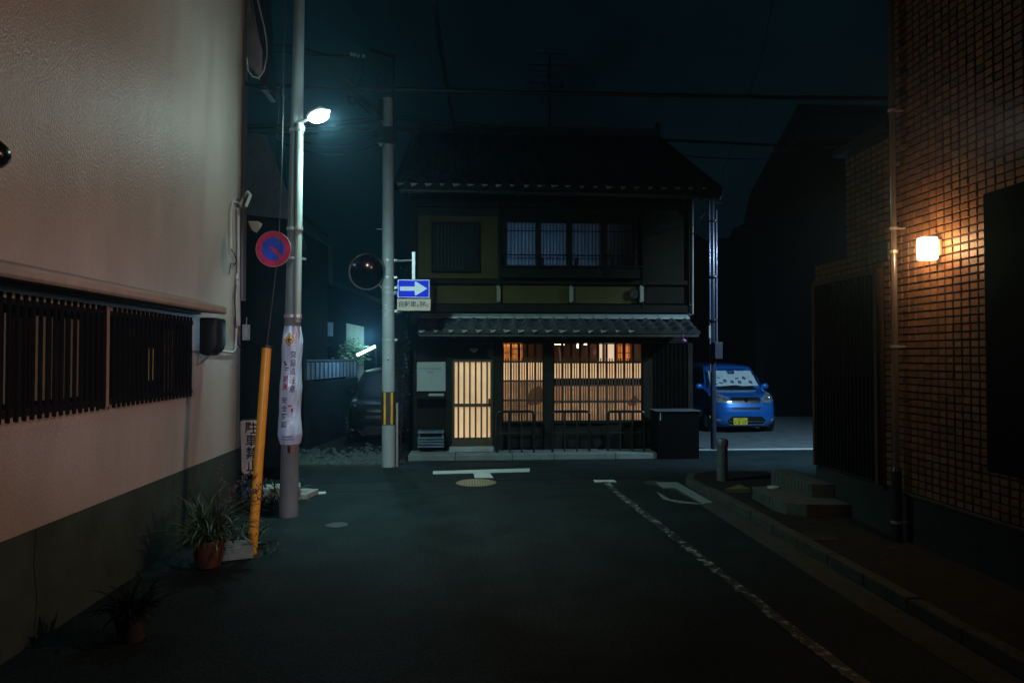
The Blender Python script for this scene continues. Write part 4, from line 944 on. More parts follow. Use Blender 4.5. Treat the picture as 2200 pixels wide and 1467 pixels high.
q = MB(); a = at(1521, 700, Y=Y3-.08); b_ = at(1525, 726, Y=Y3-.08); q.box((a.x, Y3-.15, b_.z), (b_.x, Y3-.05, a.z)); q.build('small_box', mat('pale small box', (.3, .3, .28), .5), sp_)
q = MB(); q.tube([at(1508, 432, Y=Y3), at(1550, 436, Y=Y3)], .03, 8); q.tube([at(1545, 430, Y=Y3), at(1551, 415, Y=Y3)], .03, 8); q.tube([at(1524, 440, Y=Y3), at(1518, 470, Y=Y3), at(1528, 500, Y=Y3)], .012, 6); q.build('arm', BLACK, sp_)
# ================================================================== NO PARKING STAND
YP = 9.45
np_ = thing('no_parking_stand', 'white upright board with black Japanese no parking lettering, half hidden by the yellow guard tube', 'sign', at(540, 1075, Y=YP))
def npt(px, py, d=0): return at(px, py, Y=YP+d)
def rrect(x0, y0, x1, y1, r, d):
    o = []
    for cx, cy, s in ((x1-r, y0+r, 0), (x1-r, y1-r, 1), (x0+r, y1-r, 2), (x0+r, y0+r, 3)):
        for k in range(5):
            a = -math.pi/2+s*math.pi/2+k*math.pi/8; X, Y_ = cx+r*math.cos(a), cy+r*math.sin(a)
            o.append(npt(X+(Y_-900)*.035, Y_, d))
    return o
q = MB(); q.prism(rrect(512, 899, 560, 1021, 8, -.0), (0, .04, 0)); q.build('frame', BLACK, np_)
q = MB(); q.prism(rrect(515.5, 902.5, 556.5, 1017.5, 7, -.002), (0, -.004, 0)); q.build('board', mat('cream board', (.62, .52, .44), .55, var=.1, scale=5), np_)
q = MB()
for i, ch in enumerate('駐車禁止'):
    a = npt(538+(i*28+20)*.035, 921+i*27.0, -.0085); write(q, ch, (0, 0), .175, lambda u, v: Vector((a.x+u, a.y, a.z+v)), .92, .02)
q.build('lettering', mat('black print', (.01, .01, .01)), np_)
q = MB(); a = npt(536, 910, -.008); q.box((a.x-.02, a.y-.006, a.z-.02), (a.x+.02, a.y, a.z+.02)); q.build('bolt', BLACK, np_)
q = MB(); a, b_ = npt(520, 1020), npt(562, 1020)
for p in (a, b_): q.tube([(p.x, YP+.02, p.z), (p.x-.02, YP-.04, 0)], .014, 8); q.tube([(p.x, YP+.02, p.z), (p.x+.02, YP+.28, 0)], .014, 8)
q.build('legs', BLACK, np_)
# concrete blocks and slab beside the pole
q = MB(); q.cbox((-2.62, 9.75, .10), (.5, .32, .2), Matrix.Rotation(.25, 3, 'Z')); solo(q, 'concrete_block', CONC, 'broken pale concrete block behind the yellow guard tube', 'block', (-2.62, 9.75, 0), bevel=.015)
q = MB(); q.cbox((-2.45, 9.95, .04), (.45, .4, .08), Matrix.Rotation(-.2, 3, 'Z')); solo(q, 'concrete_slab', CONC, 'flat pale concrete slab lying left of the foot of the street lamp pole', 'slab', (-2.45, 9.95, 0), bevel=.01)
c = at(500, 1200, Z=0); q = MB(); q.cbox((c.x, c.y+.05, .07), (.34, .26, .13), Matrix.Rotation(.35, 3, 'Z'))
for k in range(5): q.cbox((c.x+.02*k-.02, c.y+.0+.035*k, .14), (.26, .012, .012), Matrix.Rotation(.35, 3, 'Z'))
solo(q, 'ribbed_block', mat('teal grey block', (.20, .27, .26), .6, var=.3, scale=8), 'ribbed grey green block beside the terracotta pot', 'block', (c.x, c.y, 0), bevel=.01)

# ================================================================== PLANTS
def blade(mb, base, dirv, L, w, droop, n=7, fold=.2):
    d = Vector(dirv).normalized(); h = Vector((d.x, d.y, 0)); h = h.normalized() if h.length > 1e-3 else Vector((1, 0, 0)); sd = h.cross(Vector((0, 0, 1)))
    vs = []; p = Vector(base)
    for i in range(n+1):
        t = i/n; ww = w*math.sin(math.pi*min(1, .12+t*.88))**.7 if t < 1 else .0004
        vs += [p-sd*ww/2, p+Vector((0, 0, -ww*fold)), p+sd*ww/2]
        a = math.atan2(d.z, math.hypot(d.x, d.y))-droop*(t+.15)/n*1.7
        cur = h*math.cos(a)+Vector((0, 0, math.sin(a))); p = p+cur*L/n; d = cur
    fs = []
    for i in range(n):
        for j in range(2): fs.append((3*i+j, 3*i+j+1, 3*i+j+4, 3*i+j+3))
    mb.add(vs, fs)
LEAF = mat('dark green leaf', (.028, .05, .02), .45, var=.4, scale=9, spec=.5)
LEAF2 = mat('pale leaf edge', (.09, .15, .09), .4, var=.3, scale=9)
STEM = mat('dry stem', (.05, .045, .035), .7, var=.3)
TERRA = mat('terracotta', (.075, .022, .01), .7, var=.25, scale=6, bump=.2)
SOIL = mat('potting soil', (.02, .016, .012), .95)
def pot(parent, c, r, h, m, soil=True):
    q = MB(); x, y, z = c
    q.tube([(x, y, z), (x, y, z+h*.84), (x, y, z+h*.84), (x, y, z+h), (x, y, z+h), (x, y, z+h-.02)], [r*.68, r*.93, r*1.04, r*1.06, r*.94, r*.92], 28); q.build('pot', m, parent, smooth=True)
c = at(437, 1228, Z=0); cx, cy = c.x, c.y+.12
pp_ = thing('potted_plant', 'terracotta pot with long arching leaves and thin flower stalks against the left wall', 'potted plant', (cx, cy, 0))
pot(pp_, (cx, cy, .02), .16, .26, TERRA)
q = MB(); q2 = MB()
for k in range(210):
    a = random.uniform(0, 6.28); el = random.uniform(.35, 1.5); bx, by = cx+random.uniform(-.1, .1), cy+random.uniform(-.1, .1)
    blade(q if random.random() < .8 else q2, (bx, by, .27), (math.cos(a)*math.cos(el), math.sin(a)*math.cos(el), math.sin(el)), random.uniform(.22, .66), random.uniform(.010, .030), random.uniform(.4, 2.4))
q.build('foliage', LEAF, pp_, smooth=True); q2.build('pale_foliage', LEAF2, pp_, smooth=True)
q = MB(); fl = MB()
for k in range(16):
    a = random.uniform(-.9, 1.9); t = random.uniform(.18, .5); h = random.uniform(.62, .98); p0 = Vector((cx, cy, .28)); p1_ = Vector((cx+math.cos(a)*t*1.1, cy+math.sin(a)*t, h))
    md = (p0+p1_)/2+Vector((0, 0, .08)); q.tube([p0, md, p1_], .003, 5)
    for j in range(7): e = p1_-(p1_-md)*random.uniform(0, .4)+Vector([random.uniform(-.028, .028) for _ in range(3)]); fl.ball(e, .008, .008, .012, 6, 4)
q.build('stalks', STEM, pp_); fl.build('seed_heads', mat('dull purple bud', (.10, .07, .12), .7, var=.3), pp_)
# ground plants around the sign and pole foot
def clump(name, label, cx, cy, n, L, seed, m, wmin=.012, wmax=.03, z=0.0):
    random.seed(seed); q = MB()
    for k in range(n):
        a = random.uniform(0, 6.28); el = random.uniform(.3, 1.4); b0 = (cx+random.uniform(-.12, .12), cy+random.uniform(-.12, .12), z)
        blade(q, b0, (math.cos(a)*math.cos(el), math.sin(a)*math.cos(el), math.sin(el)), random.uniform(L*.5, L), random.uniform(wmin, wmax), random.uniform(.5, 1.8))
    t = thing(name, label, 'plant', (cx, cy, z)); q.build('foliage', m, t, smooth=True); return t
clump('leafy_plant', 'low strappy plant growing between the terracotta pot and the yellow guard tube', -2.38, 7.35, 70, .42, 3, LEAF)
clump('leafy_plant', 'weedy plant at the foot of the no parking board', -2.62, 9.05, 60, .4, 4, LEAF)
clump('leafy_plant', 'taller weeds rising between the yellow guard tube and the lamp pole', -2.62, 9.55, 70, .62, 5, LEAF2)
clump('leafy_plant', 'small tuft of weeds at the foot of the yellow guard tube', ga.x+.12, ga.y+.08, 26, .14, 6, LEAF, .006, .014)
# dark tub at the bottom left
c = at(250, 1400, Z=0); dt = thing('potted_plant', 'dark leafy plant in a small tan pot at the lower left foot of the wall', 'potted plant', (c.x-.05, c.y+.2, 0))
pot(dt, (c.x+.0, c.y+.2, 0), .12, .2, mat('tan pot', (.03, .026, .018), .7, var=.3))
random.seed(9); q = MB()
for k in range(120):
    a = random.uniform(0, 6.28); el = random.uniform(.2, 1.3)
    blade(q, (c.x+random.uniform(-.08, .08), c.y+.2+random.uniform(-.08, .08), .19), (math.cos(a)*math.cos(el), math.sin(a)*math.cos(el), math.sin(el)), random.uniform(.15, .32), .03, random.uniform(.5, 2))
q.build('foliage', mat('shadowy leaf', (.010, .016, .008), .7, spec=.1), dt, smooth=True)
# a strip of weeds and litter along the wall foot
random.seed(12); q = MB()
for k in range(90):
    y = random.uniform(3.0, 8.8); x = XL+.02+abs(random.gauss(0, .05)); a = random.uniform(-1.2, 1.2)
    blade(q, (x, y, 0), (math.cos(a)*.6, math.sin(a)*.6, .8), random.uniform(.03, .10), .007, 1.2, n=4)
props(q.build('weeds', LEAF, None, smooth=True, loc=(XL, 6, 0)), 'thin fringe of weeds along the foot of the left wall', 'weeds', None, 'stuff')
# gravel yard behind the crossing on the left
random.seed(21); q = MB()
for k in range(1500):
    x = random.uniform(-4.2, -1.25); y = 12.75+abs(random.gauss(0, .9)); s = random.uniform(.012, .045)
    rot = Matrix.Rotation(random.uniform(0, 6), 3, 'Z') @ Matrix.Rotation(random.uniform(-.5, .5), 3, 'X')
    vs = [Vector((random.uniform(.7, 1)*sx*s, random.uniform(.7, 1)*sy*s, random.uniform(.5, 1)*sz*s*.6)) for sz in (-1, 1) for sx, sy in ((-1, -1), (1, -1), (1, 1), (-1, 1))]
    q.add([rot @ v+Vector((x, y, s*.35)) for v in vs], [(0, 3, 2, 1), (4, 5, 6, 7), (0, 1, 5, 4), (1, 2, 6, 5), (2, 3, 7, 6), (3, 0, 4, 7)])
props(q.build('gravel', mat('pale gravel', (.10, .125, .12), .85, spec=.2, var=.5, scale=60), None, loc=(-2.7, 13.5, 0)), 'loose pale gravel at the mouth of the dark yard left of the utility pole', 'gravel', None, 'stuff')
q = MB(); q.box((-9, 12.55, -.02), (-1.3, 12.68, .03)); struct(q, 'yard_kerb', GUTTER, bevel=.01)
q = MB(); q.box((-12, 12.69, -.02), (-1.25, 30, .006)); struct(q, 'yard_ground', mat('yard soil', (.02, .022, .02), .95, spec=.1, var=.4, scale=4, bump=.6))

# ================================================================== YARD AND HOUSES BEHIND ON THE LEFT
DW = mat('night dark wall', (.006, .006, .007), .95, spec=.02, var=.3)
h = thing('house', 'black silhouette of a steep gabled house behind the left wall corner', 'house', (-5.0, 11.2, 0))
q = MB(); Yh = 11.2
q.prism([at(300, 1002, Y=Yh), at(625, 1002, Y=Yh), at(632, 560, Y=Yh), at(612, 440, Y=Yh), at(400, 440, Y=Yh), at(300, 440, Y=Yh)], (-.6, 3, 0)); q.build('wall', DW, h)
q = MB(); q.prism([at(380, 292, Y=Yh-.1), at(572, 290, Y=Yh-.1), at(600, 370, Y=Yh-.1), at(636, 462, Y=Yh-.1), at(634, 472, Y=Yh-.1), at(360, 446, Y=Yh-.1)], (-.6, 3.3, 0)); q.build('roof', KAWARA, h)
h = thing('house', 'dark two storey house with a long sloping eave between the two poles', 'house', (-4.5, 16, 0))
q = MB(); x1_ = at(704, 700, Y=19.0).x; zt_ = at(704, 505, Y=19.0).z; q.box((-9.5, 15.5, 0), (x1_, 19.0, zt_)); q.build('wall', DW, h)
q = MB(); a = at(645, 468, Y=14.2); b_ = at(724, 524, Y=19.4)
q.prism([(a.x, 14.2, a.z), (b_.x, 19.4, b_.z), (b_.x, 19.4, b_.z-.22), (a.x, 14.2, a.z-.22)], (-.02, 0, 0))
q.prism([(a.x, 14.2, a.z), (a.x, 14.2, a.z-.16), (a.x-4, 14.2, a.z+1.6), (a.x-4, 14.2, a.z+1.8)], (b_.x-a.x, 5.2, b_.z-a.z)); q.build('roof', KAWARA, h)
q = MB()
for x in (690, 700, 712): p = at(x, 560, Y=18.9); q.box((p.x-.02, 18.6, p.z-.6), (p.x+.02, 19.05, p.z+.5))
q.build('window_grille', mat('dim frame', (.05, .05, .05), .6), h)
h = thing('house', 'low dark house with a gently falling roof behind the utility pole', 'house', (-2.5, 24, 0))
q = MB(); Yh = 24
q.prism([at(600, 870, Y=Yh), at(876, 870, Y=Yh), at(876, 668, Y=Yh), at(822, 648, Y=Yh), at(718, 604, Y=Yh), at(600, 560, Y=Yh)], (0, 3, 0)); q.build('wall', DW, h)
q = MB(); q.prism([at(590, 566, Y=Yh-.3), at(826, 655, Y=Yh-.3), at(828, 648, Y=Yh-.3), at(700, 596, Y=Yh-.3), at(590, 552, Y=Yh-.3)], (0, 3.6, 0)); q.build('roof', KAWARA, h)
# wall strip with bluish light put into its colour, and the lit pier with plants
Yw = 19.5
q = MB(); rect(q, 640, 692, 714, 722, Yw-.4, Yw-.3, Yw-.4); solo(q, 'wall_band', mat('blue lit wall', (.16, .22, .34), .8, var=.4, scale=2), 'wall band tinted with blue light seen right of the lamp pole above the louvred fence', 'wall', at(680, 722, Y=Yw-.4))
q = MB(); a, b_, c_, d_ = at(744, 694, Y=Yw), at(781, 702, Y=Yw), at(781, 782, Y=Yw), at(744, 782, Y=Yw); q.prism([a, b_, Vector((c_.x, Yw, .0)), Vector((d_.x, Yw, .0))], (0, .12, 0))
solo(q, 'yard_wall', mat('pale yard wall', (.42, .46, .45), .8, var=.25, scale=2.5, stretch=(3, 1, .4)), 'pale wall glowing teal behind the lit tube in the yard', 'wall', (a.x, Yw, 0))
tl_ = thing('tube_light', 'slanting lit fluorescent tube over the dark vehicle left of the utility pole', 'lamp', at(786, 758, Y=18.3))
T0, T1 = at(767, 763, Y=18.3), at(806, 744, Y=18.3)
q = MB(); q.tube([T0, T1], .035, 12); q.build('lit_tube', mat('lit tube', (1, 1, 1), .4, var=.01, emit=(.72, 1.0, .82), estr=9.0), tl_, smooth=True)
q = MB(); q.bar(T0+Vector((0, .06, .03)), T1+Vector((0, .06, .03)), .07, .05); q.tube([T1+Vector((0, .06, 0)), Vector((T1.x+.05, T1.y+.05, .0))], .02, 8); q.build('housing', BLACK, tl_)
lamp('tube_glow', 'POINT', (T0+T1)/2+Vector((-.15, .25, .22)), 26, (.45, 1.0, .85), tl_, .12)
lamp('added_fence_light', 'POINT', (T0+T1)/2+Vector((.35, -1.9, .35)), 55, (.35, .70, 1.0), tl_, .15)  # separate light added in front of the tube to brighten the fence
# leafy shrub by the tube
def shrub(label, cx, cy, z0, rx, rz, n, seed, m=LEAF2, s=.05):
    random.seed(seed); t = thing('shrub', label, 'shrub', (cx, cy, 0)); q = MB(); st = MB()
    for k in range(7): a = random.uniform(0, 6.28); st.tube([(cx, cy, 0), (cx+math.cos(a)*rx*.4, cy+math.sin(a)*rx*.4, z0+rz*.4), (cx+math.cos(a)*rx*.8, cy+math.sin(a)*rx*.8, z0+rz*random.uniform(.8, 1.6))], .008, 5)
    for k in range(n):
        v = Vector([random.gauss(0, .5) for _ in range(3)]); c0 = Vector((cx+v.x*rx, cy+v.y*rx, z0+rz+v.z*rz)); rot = Matrix.Rotation(random.uniform(0, 6), 3, 'Z') @ Matrix.Rotation(random.uniform(-1.2, 1.2), 3, 'X')
        L = s*random.uniform(.6, 1.3); q.add([c0+rot @ Vector(p) for p in ((-L, 0, 0), (0, -L*.4, .006), (L, 0, -.01), (0, L*.4, .006))], [(0, 1, 2), (0, 2, 3)])
    q.build('foliage', m, t); st.build('stems', STEM, t); return t
a = at(758, 758, Y=18.9); shrub('leafy shrub lit green by the tube light above the louvred fence', a.x, 18.9, a.z-.35, .33, .35, 420, 31, s=.07)
a = at(748, 828, Y=18.0); shrub('small dim plant at the foot of the wall under the louvred fence end', a.x, 17.4, .1, .2, .28, 160, 32, s=.05)
a = at(862, 770, Y=13.4); shrub('slim dark climbing plant between the utility pole and the townhouse', a.x, 13.4, .9, .13, 1.2, 520, 33, m=LEAF, s=.045)
# louvred fence
lf = thing('louvred_fence', 'low fence of fine horizontal slats glowing blue in the dark yard', 'fence', at(715, 812, Y=16.5))
F0, F1 = at(657, 795, Y=14.9), at(765, 792, Y=18.4); zf1 = at(765, 776, Y=18.4).z; zf0 = at(765, 806, Y=18.4).z
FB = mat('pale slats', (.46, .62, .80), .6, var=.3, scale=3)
q = MB(); n = 13; k = 0
d = (F1-F0); d.z = 0; L = d.length; d.normalize()
for j in range(15):
    z = zf0+(zf1-zf0)*(j+.2)/15
    q.bar((F0.x, F0.y, z), (F1.x, F1.y, z), .03, (zf1-zf0)/15*.42)
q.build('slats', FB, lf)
q = MB()
for i in range(14): p = Vector((F0.x, F0.y, 0))+d*L*i/13; q.bar((p.x, p.y-.03, zf0-.02), (p.x, p.y-.03, zf1+.03), .06, .03, up=(d.x, d.y, 0))
q.bar((F0.x, F0.y, zf1+.04), (F1.x, F1.y, zf1+.04), .06, .04); q.build('posts_frame', mat('dark fence post', (.05, .06, .07), .5), lf)
q = MB(); q.bar((F0.x, F0.y, (zf0-.06)/2), (F1.x, F1.y, (zf0-.06)/2), .1, zf0-.06); q.build('base_wall', mat('fence base', (.02, .024, .03), .95, spec=.05, var=.3), lf)

# ================================================================== HOUSES BEHIND ON THE RIGHT
h = thing('house', 'tall black house silhouette with a sloping eave behind the tiled building', 'house', (11, 22, 0)); Yh = 22
q = MB(); q.prism([at(1624, 905, Y=Yh), at(2100, 905, Y=Yh), at(2100, 300, Y=Yh), at(1720, 300, Y=Yh), at(1624, 404, Y=Yh)], (3, 8, 0)); q.build('wall', DW, h)
q = MB(); q.prism([at(1611, 416, Y=Yh-.2), at(1618, 422, Y=Yh-.2), at(1724, 236, Y=Yh-.2), at(2100, 240, Y=Yh-.2), at(2100, 232, Y=Yh-.2), at(1715, 224, Y=Yh-.2)], (3, 8.2, 0)); q.prism([at(1640, 400, Y=Yh), at(1720, 240, Y=Yh), at(2100, 240, Y=Yh), at(2100, 400, Y=Yh)], (3, 8, 0)); q.build('roof', KAWARA, h)
h = thing('house', 'low dark building with a stepped roof left of the tall black house', 'house', (9, 24, 0)); Yh = 24.5
q = MB(); q.prism([at(1582, 890, Y=Yh), at(1630, 890, Y=Yh), at(1630, 474, Y=Yh), at(1582, 494, Y=Yh)], (1.5, 5, 0)); q.build('wall', DW, h)
q = MB(); q.prism([at(1577, 497, Y=Yh-.1), at(1632, 478, Y=Yh-.1), at(1632, 471, Y=Yh-.1), at(1577, 489, Y=Yh-.1)], (1.5, 5, 0)); q.build('roof', BLACK, h)
h = thing('house', 'far dark house closing the gap right of the townhouse', 'house', (9, 31, 0)); Yh = 31
q = MB(); q.prism([at(1400, 860, Y=Yh), at(1565, 860, Y=Yh), at(1565, 512, Y=Yh), at(1540, 512, Y=Yh), at(1522, 520, Y=Yh), at(1488, 498, Y=Yh), at(1400, 440, Y=Yh)], (0, 5, 0)); q.build('wall', DW, h)
q = MB(); q.prism([at(1560, 860, Y=Yh+1), at(1700, 860, Y=Yh+1), at(1700, 566, Y=Yh+1), at(1560, 566, Y=Yh+1)], (0, 4, 0)); q.build('annexe', DW, h)
q = MB(); q.box((-60, 60, 0), (60, 62, 5)); solo(q, 'far_wall', DW, 'black line of far houses closing the lane behind everything', 'houses', (0, 60, 0))

# ================================================================== CARS
def lerp_table(tb, x):
    if x <= tb[0][0]: return tb[0][1]
    for (a, fa), (b, fb) in zip(tb, tb[1:]):
        if x <= b: t = (x-a)/(b-a); t = t*t*(3-2*t)*.35+t*.65; return fa+(fb-fa)*t
    return tb[-1][1]
PROF = [(.17, .12), (.24, .04), (.34, .0), (.52, .0), (.64, .02), (.70, .035), (.80, .06), (.90, .14), (.96, .26), (1.01, .42), (1.05, .64), (1.09, .72), (1.30, .93), (1.50, 1.14), (1.60, 1.26), (1.645, 1.36)]
WID = [(.17, .70), (.3, .745), (.6, .765), (.9, .765), (1.05, .75), (1.3, .69), (1.5, .635), (1.6, .60), (1.645, .57)]
def kei_car(label, ox, oy, paint, rot=0.0, details=True):
    t = thing('parked_car', label, 'car', (ox, oy, 0))
    w_ = lambda z: lerp_table(WID, z)
    def F(x, z):
        u = min(1, abs(x)/w_(z)); low = 1 if z < 1.0 else max(0, 1-(z-1.0)/.25)
        return lerp_table(PROF, z)+(.22*low+.08*(1-low))*u**7+.05*u*u
    P = lambda x, z, off=0: Vector((ox+x, oy+F(x, z)-off, z))
    q = MB(); nx, nz_ = 46, 64; Z0, Z1 = .17, 1.645
    V = lambda u, z: (u*w_(z), z)
    vs = []; 
    for j in range(nz_+1):
        z = Z0+(Z1-Z0)*j/nz_
        for i in range(nx+1): u = -1+2*i/nx; u = math.copysign(abs(u)**.8, u); vs.append(P(u*w_(z), z))
    q.add(vs, [(j*(nx+1)+i, j*(nx+1)+i+1, (j+1)*(nx+1)+i+1, (j+1)*(nx+1)+i) for j in range(nz_) for i in range(nx)])
    # sides and rear
    for s in (-1, 1):
        ny = 20; vs = []
        for j in range(nz_+1):
            z = Z0+(Z1-Z0)*j/nz_; y0 = F(s*w_(z), z)
            for i in range(ny+1):
                k = i/ny; y = y0+(3.34-y0)*k; bulge = .012*math.sin(math.pi*k)*(1 if z < 1.05 else .4); rr = .05*k**14
                vs.append((ox+s*(w_(z)+bulge-rr), oy+y, z))
        q.add(vs, [(j*(ny+1)+i, j*(ny+1)+i+1, (j+1)*(ny+1)+i+1, (j+1)*(ny+1)+i) for j in range(nz_) for i in range(ny)])
    vs = []
    for j in range(13):
        z = Z0+(Z1-Z0)*j/12
        for i in range(9): u = -1+i/4; vs.append((ox+u*(w_(z)-.05), oy+3.34+.05*(1-u*u), z))
    q.add(vs, [(j*9+i, j*9+i+1, (j+1)*9+i+1, (j+1)*9+i) for j in range(12) for i in range(8)])
    vs = []; n = 24
    for j in range(n+1):
        for i in range(nx+1):
            u = -1+2*i/nx; u = math.copysign(abs(u)**.8, u); x = u*w_(Z1); y0 = F(x, Z1); y = y0+(3.34-y0)*j/n
            vs.append((ox+x, oy+y, Z1+.085*(1-abs(u)**2.5)*min(1, (j/n)*3.0)**.6*(1 if j < n-3 else (n-j)/3)))
    q.add(vs, [(j*(nx+1)+i, j*(nx+1)+i+1, (j+1)*(nx+1)+i+1, (j+1)*(nx+1)+i) for j in range(n) for i in range(nx)])
    body = q.build('body', paint, t, smooth=True)
    def drape(name, poly, off, m, par=t, cuts=5, th=0):
        bm = bmesh.new(); vv = [bm.verts.new((x, 0, z)) for x, z in poly]; bm.faces.new(vv); bmesh.ops.triangulate(bm, faces=bm.faces)
        bmesh.ops.subdivide_edges(bm, edges=bm.edges, cuts=cuts, use_grid_fill=True); bmesh.ops.triangulate(bm, faces=bm.faces)
        bm.verts.index_update(); q = MB(); q.add([P(v.co.x, v.co.z, off) for v in bm.verts], [tuple(v.index for v in f.verts) for f in bm.faces]); bm.free()
        return q.build(name, m, par, smooth=True)
    BT = mat('black trim', (.008, .008, .009), .35, var=.1); CH = mat('chrome', (.75, .76, .78), .12, metal=1.0, var=.05)
    GL = mat('dark car glass', (.010, .014, .016), .06, var=.1, spec=.8) if details else mat('matt car glass', (.006, .007, .008), .6, spec=.15)  # matt and darker on the yard car, suppressing the lamp reflection
    # windscreen
    drape('windscreen', [(-.66, 1.085), (.66, 1.085), (.575, 1.57), (-.575, 1.57)], .006, GL)
    drape('wiper_cowl', [(-.70, 1.045), (.70, 1.045), (.665, 1.085), (-.665, 1.085)], .008, BT)
    if details:
        SH = mat('silver blue sunshade', (.50, .62, .66), .45, var=.16, scale=8, stretch=(8, 1, .3), metal=.1)
        top = [(.545, 1.52), (.40, 1.525), (.22, 1.515), (.12, 1.53), (.085, 1.47), (.03, 1.44), (-.03, 1.44), (-.085, 1.47), (-.12, 1.53), (-.25, 1.52), (-.40, 1.53), (-.54, 1.52)]
        bot = [(-.60, 1.15), (-.40, 1.135), (-.2, 1.15), (0, 1.165), (.2, 1.14), (.42, 1.15), (.60, 1.145)]
        sh = drape('sunshade', bot+top, .013, SH)
        RD = mat('dark red print', (.25, .03, .05), .5); BK = mat('navy ink', (.012, .014, .035))
        random.seed(3); icons = [(-.38, 1.36, 'tri'), (-.22, 1.27, 'sq'), (-.33, 1.22, 'bar'), (-.05, 1.25, 'sq'), (.10, 1.33, 'bar'), (.14, 1.24, 'sq'), (.28, 1.34, 'sq'), (.37, 1.34, 'line'), (.42, 1.24, 'sq'), (-.48, 1.2, 'bar'), (-.05, 1.45, 'line')]
        def ring(mb, pts, w2, off):
            pts = pts+[pts[0]]
            for (xa, za), (xb, zb_) in zip(pts, pts[1:]):
                dx, dz2 = xb-xa, zb_-za; l = math.hypot(dx, dz2) or 1; nx_, nz2 = -dz2/l*w2, dx/l*w2
                mb.add([P(xa+nx_, za+nz2, off), P(xb+nx_, zb_+nz2, off), P(xb-nx_, zb_-nz2, off), P(xa-nx_, za-nz2, off)], [(0, 1, 2, 3)])
        qr, qb = MB(), MB()
        for k, (x, z, kd) in enumerate(icons):
            a = random.uniform(-.5, .5); rt = lambda u, v: (x+u*math.cos(a)-v*math.sin(a), z+u*math.sin(a)+v*math.cos(a))
            if kd == 'tri': ring(qb, [rt(-.06, .04), rt(.07, .0), rt(-.06, -.04)], .005, .019)
            elif kd == 'sq': ring(qb, [rt(-.035, .03), rt(.035, .03), rt(.035, -.03), rt(-.035, -.03)], .006, .019); ring(qr, [rt(-.018, .014), rt(.018, .014), rt(.018, -.014), rt(-.018, -.014)], .008, .020)
            elif kd == 'bar': ring(qb, [rt(-.045, .008), rt(.045, .008), rt(.045, -.008), rt(-.045, -.008)], .005, .019); ring(qr, [rt(-.04, 0), rt(.04, 0)], .005, .020)
            else: ring(qb, [rt(-.06, 0), rt(.06, 0)], .004, .019)
        qb.build('dark_drawings', BK, sh); qr.build('red_drawings', RD, sh)
        qm = MB(); qm.ball(P(0, 1.47, .03), .09, .02, .045, 16, 8); qm.build('rear_view_mirror', BT, t)
    # pillars edge line
    for s in (-1, 1):
        drape('quarter_glass', [(s*.655, 1.10), (s*.70, 1.10), (s*.605, 1.53), (s*.585, 1.53)], .010, GL)
    q = MB(); a = P(-.35, 1.075, .02); q.bar(P(-.5, 1.085, .025), P(-.02, 1.075, .03), .012); q.bar(P(-.02, 1.085, .025), P(.5, 1.08, .03), .012); q.build('wipers', BT, t)
    # bonnet gap and headlights
    for s in (-1, 1):
        hl = drape('headlight', [(s*.37, .76), (s*.60, .755), (s*.745, .80), (s*.752, .93), (s*.70, .99), (s*.62, 1.0), (s*.47, .93), (s*.385, .86)], .008, mat('headlight glass', (.50, .56, .62), .16, var=.6, scale=26, spec=.9, metal=.7) if details else BT)
        q = MB()
        for (x, z, r) in ((.64, .865, .052), (.50, .835, .04)):
            c0 = P(s*x, z, .012); nrm = Vector((s*.25, -1, .18)).normalized(); rt = nrm.to_track_quat('Z', 'Y').to_matrix()
            vs = []; n = 24
            for i in range(n):
                a = 2*math.pi*i/n
                for rr, o in ((r, .006), (r*.70, .014)): vs.append(c0+rt @ Vector((rr*math.cos(a), rr*math.sin(a), o)))
            q.add(vs, [(2*i, (2*i+2) % (2*n), (2*i+3) % (2*n), 2*i+1) for i in range(n)])
        q.build('reflector_ring', CH, hl, smooth=True)
        drape('indicator', [(s*.60, .975), (s*.70, .955), (s*.69, .985), (s*.62, .998)], .012, mat('indicator glass', (.4, .35, .3), .2), hl, 2)
    gr_ = drape('grille', [(-.345, .90), (-.36, .80), (-.31, .745), (.31, .745), (.36, .80), (.345, .90)], .008, BT)
    q = MB()
    for z in (.79, .835, .88):
        for i in range(16): x0 = -.335+.67*i/16; q.bar(P(x0, z, .014), P(x0+.67/16, z, .014), .007, .005)
    q.build('chrome_bars', CH, gr_)
    q = MB(); ring_ = [(-.035, .862), (.035, .862), (.027, .79), (-.027, .79)]
    for (xa, za), (xb, zb_) in zip(ring_, ring_[1:]+ring_[:1]): q.bar(P(xa, za, .024), P(xb, zb_, .024), .012)
    q.bar(P(-.012, .855, .024), P(-.010, .80, .024), .01); q.bar(P(.012, .855, .024), P(.010, .80, .024), .01); q.bar(P(-.012, .828, .024), P(.012, .828, .024), .01); q.build('emblem', CH, t)
    drape('upper_intake', [(-.36, .655), (-.31, .595), (.31, .595), (.36, .655)], .006, BT)
    drape('lower_intake', [(-.45, .33), (-.42, .24), (-.38, .215), (.38, .215), (.42, .24), (.45, .33), (.36, .43), (-.36, .43)], .006, BT)
    q = MB()
    for i in range(20): x0 = -.42+.84*i/20; q.bar(P(x0, .30, .014), P(x0+.84/20, .30, .014), .012, .008)
    for i in range(20): x0 = -.52+1.04*i/20; zc = .225-(0 if abs(x0) < .44 else -.08); q.bar(P(x0, zc, .012), P(x0+1.04/20, .225-(0 if abs(x0+.052) < .44 else -.08), .012), .014, .012)
    q.build('bumper_trim', mat('blue chrome trim', (.35, .45, .65), .2, metal=.7, var=.1), t)
    for s in (-1, 1): drape('fog_recess', [(s*.60, .30), (s*.70, .32), (s*.69, .36), (s*.60, .35)], .006, mat('fog lamp', (.6, .65, .7), .15, metal=.5), t, 2)
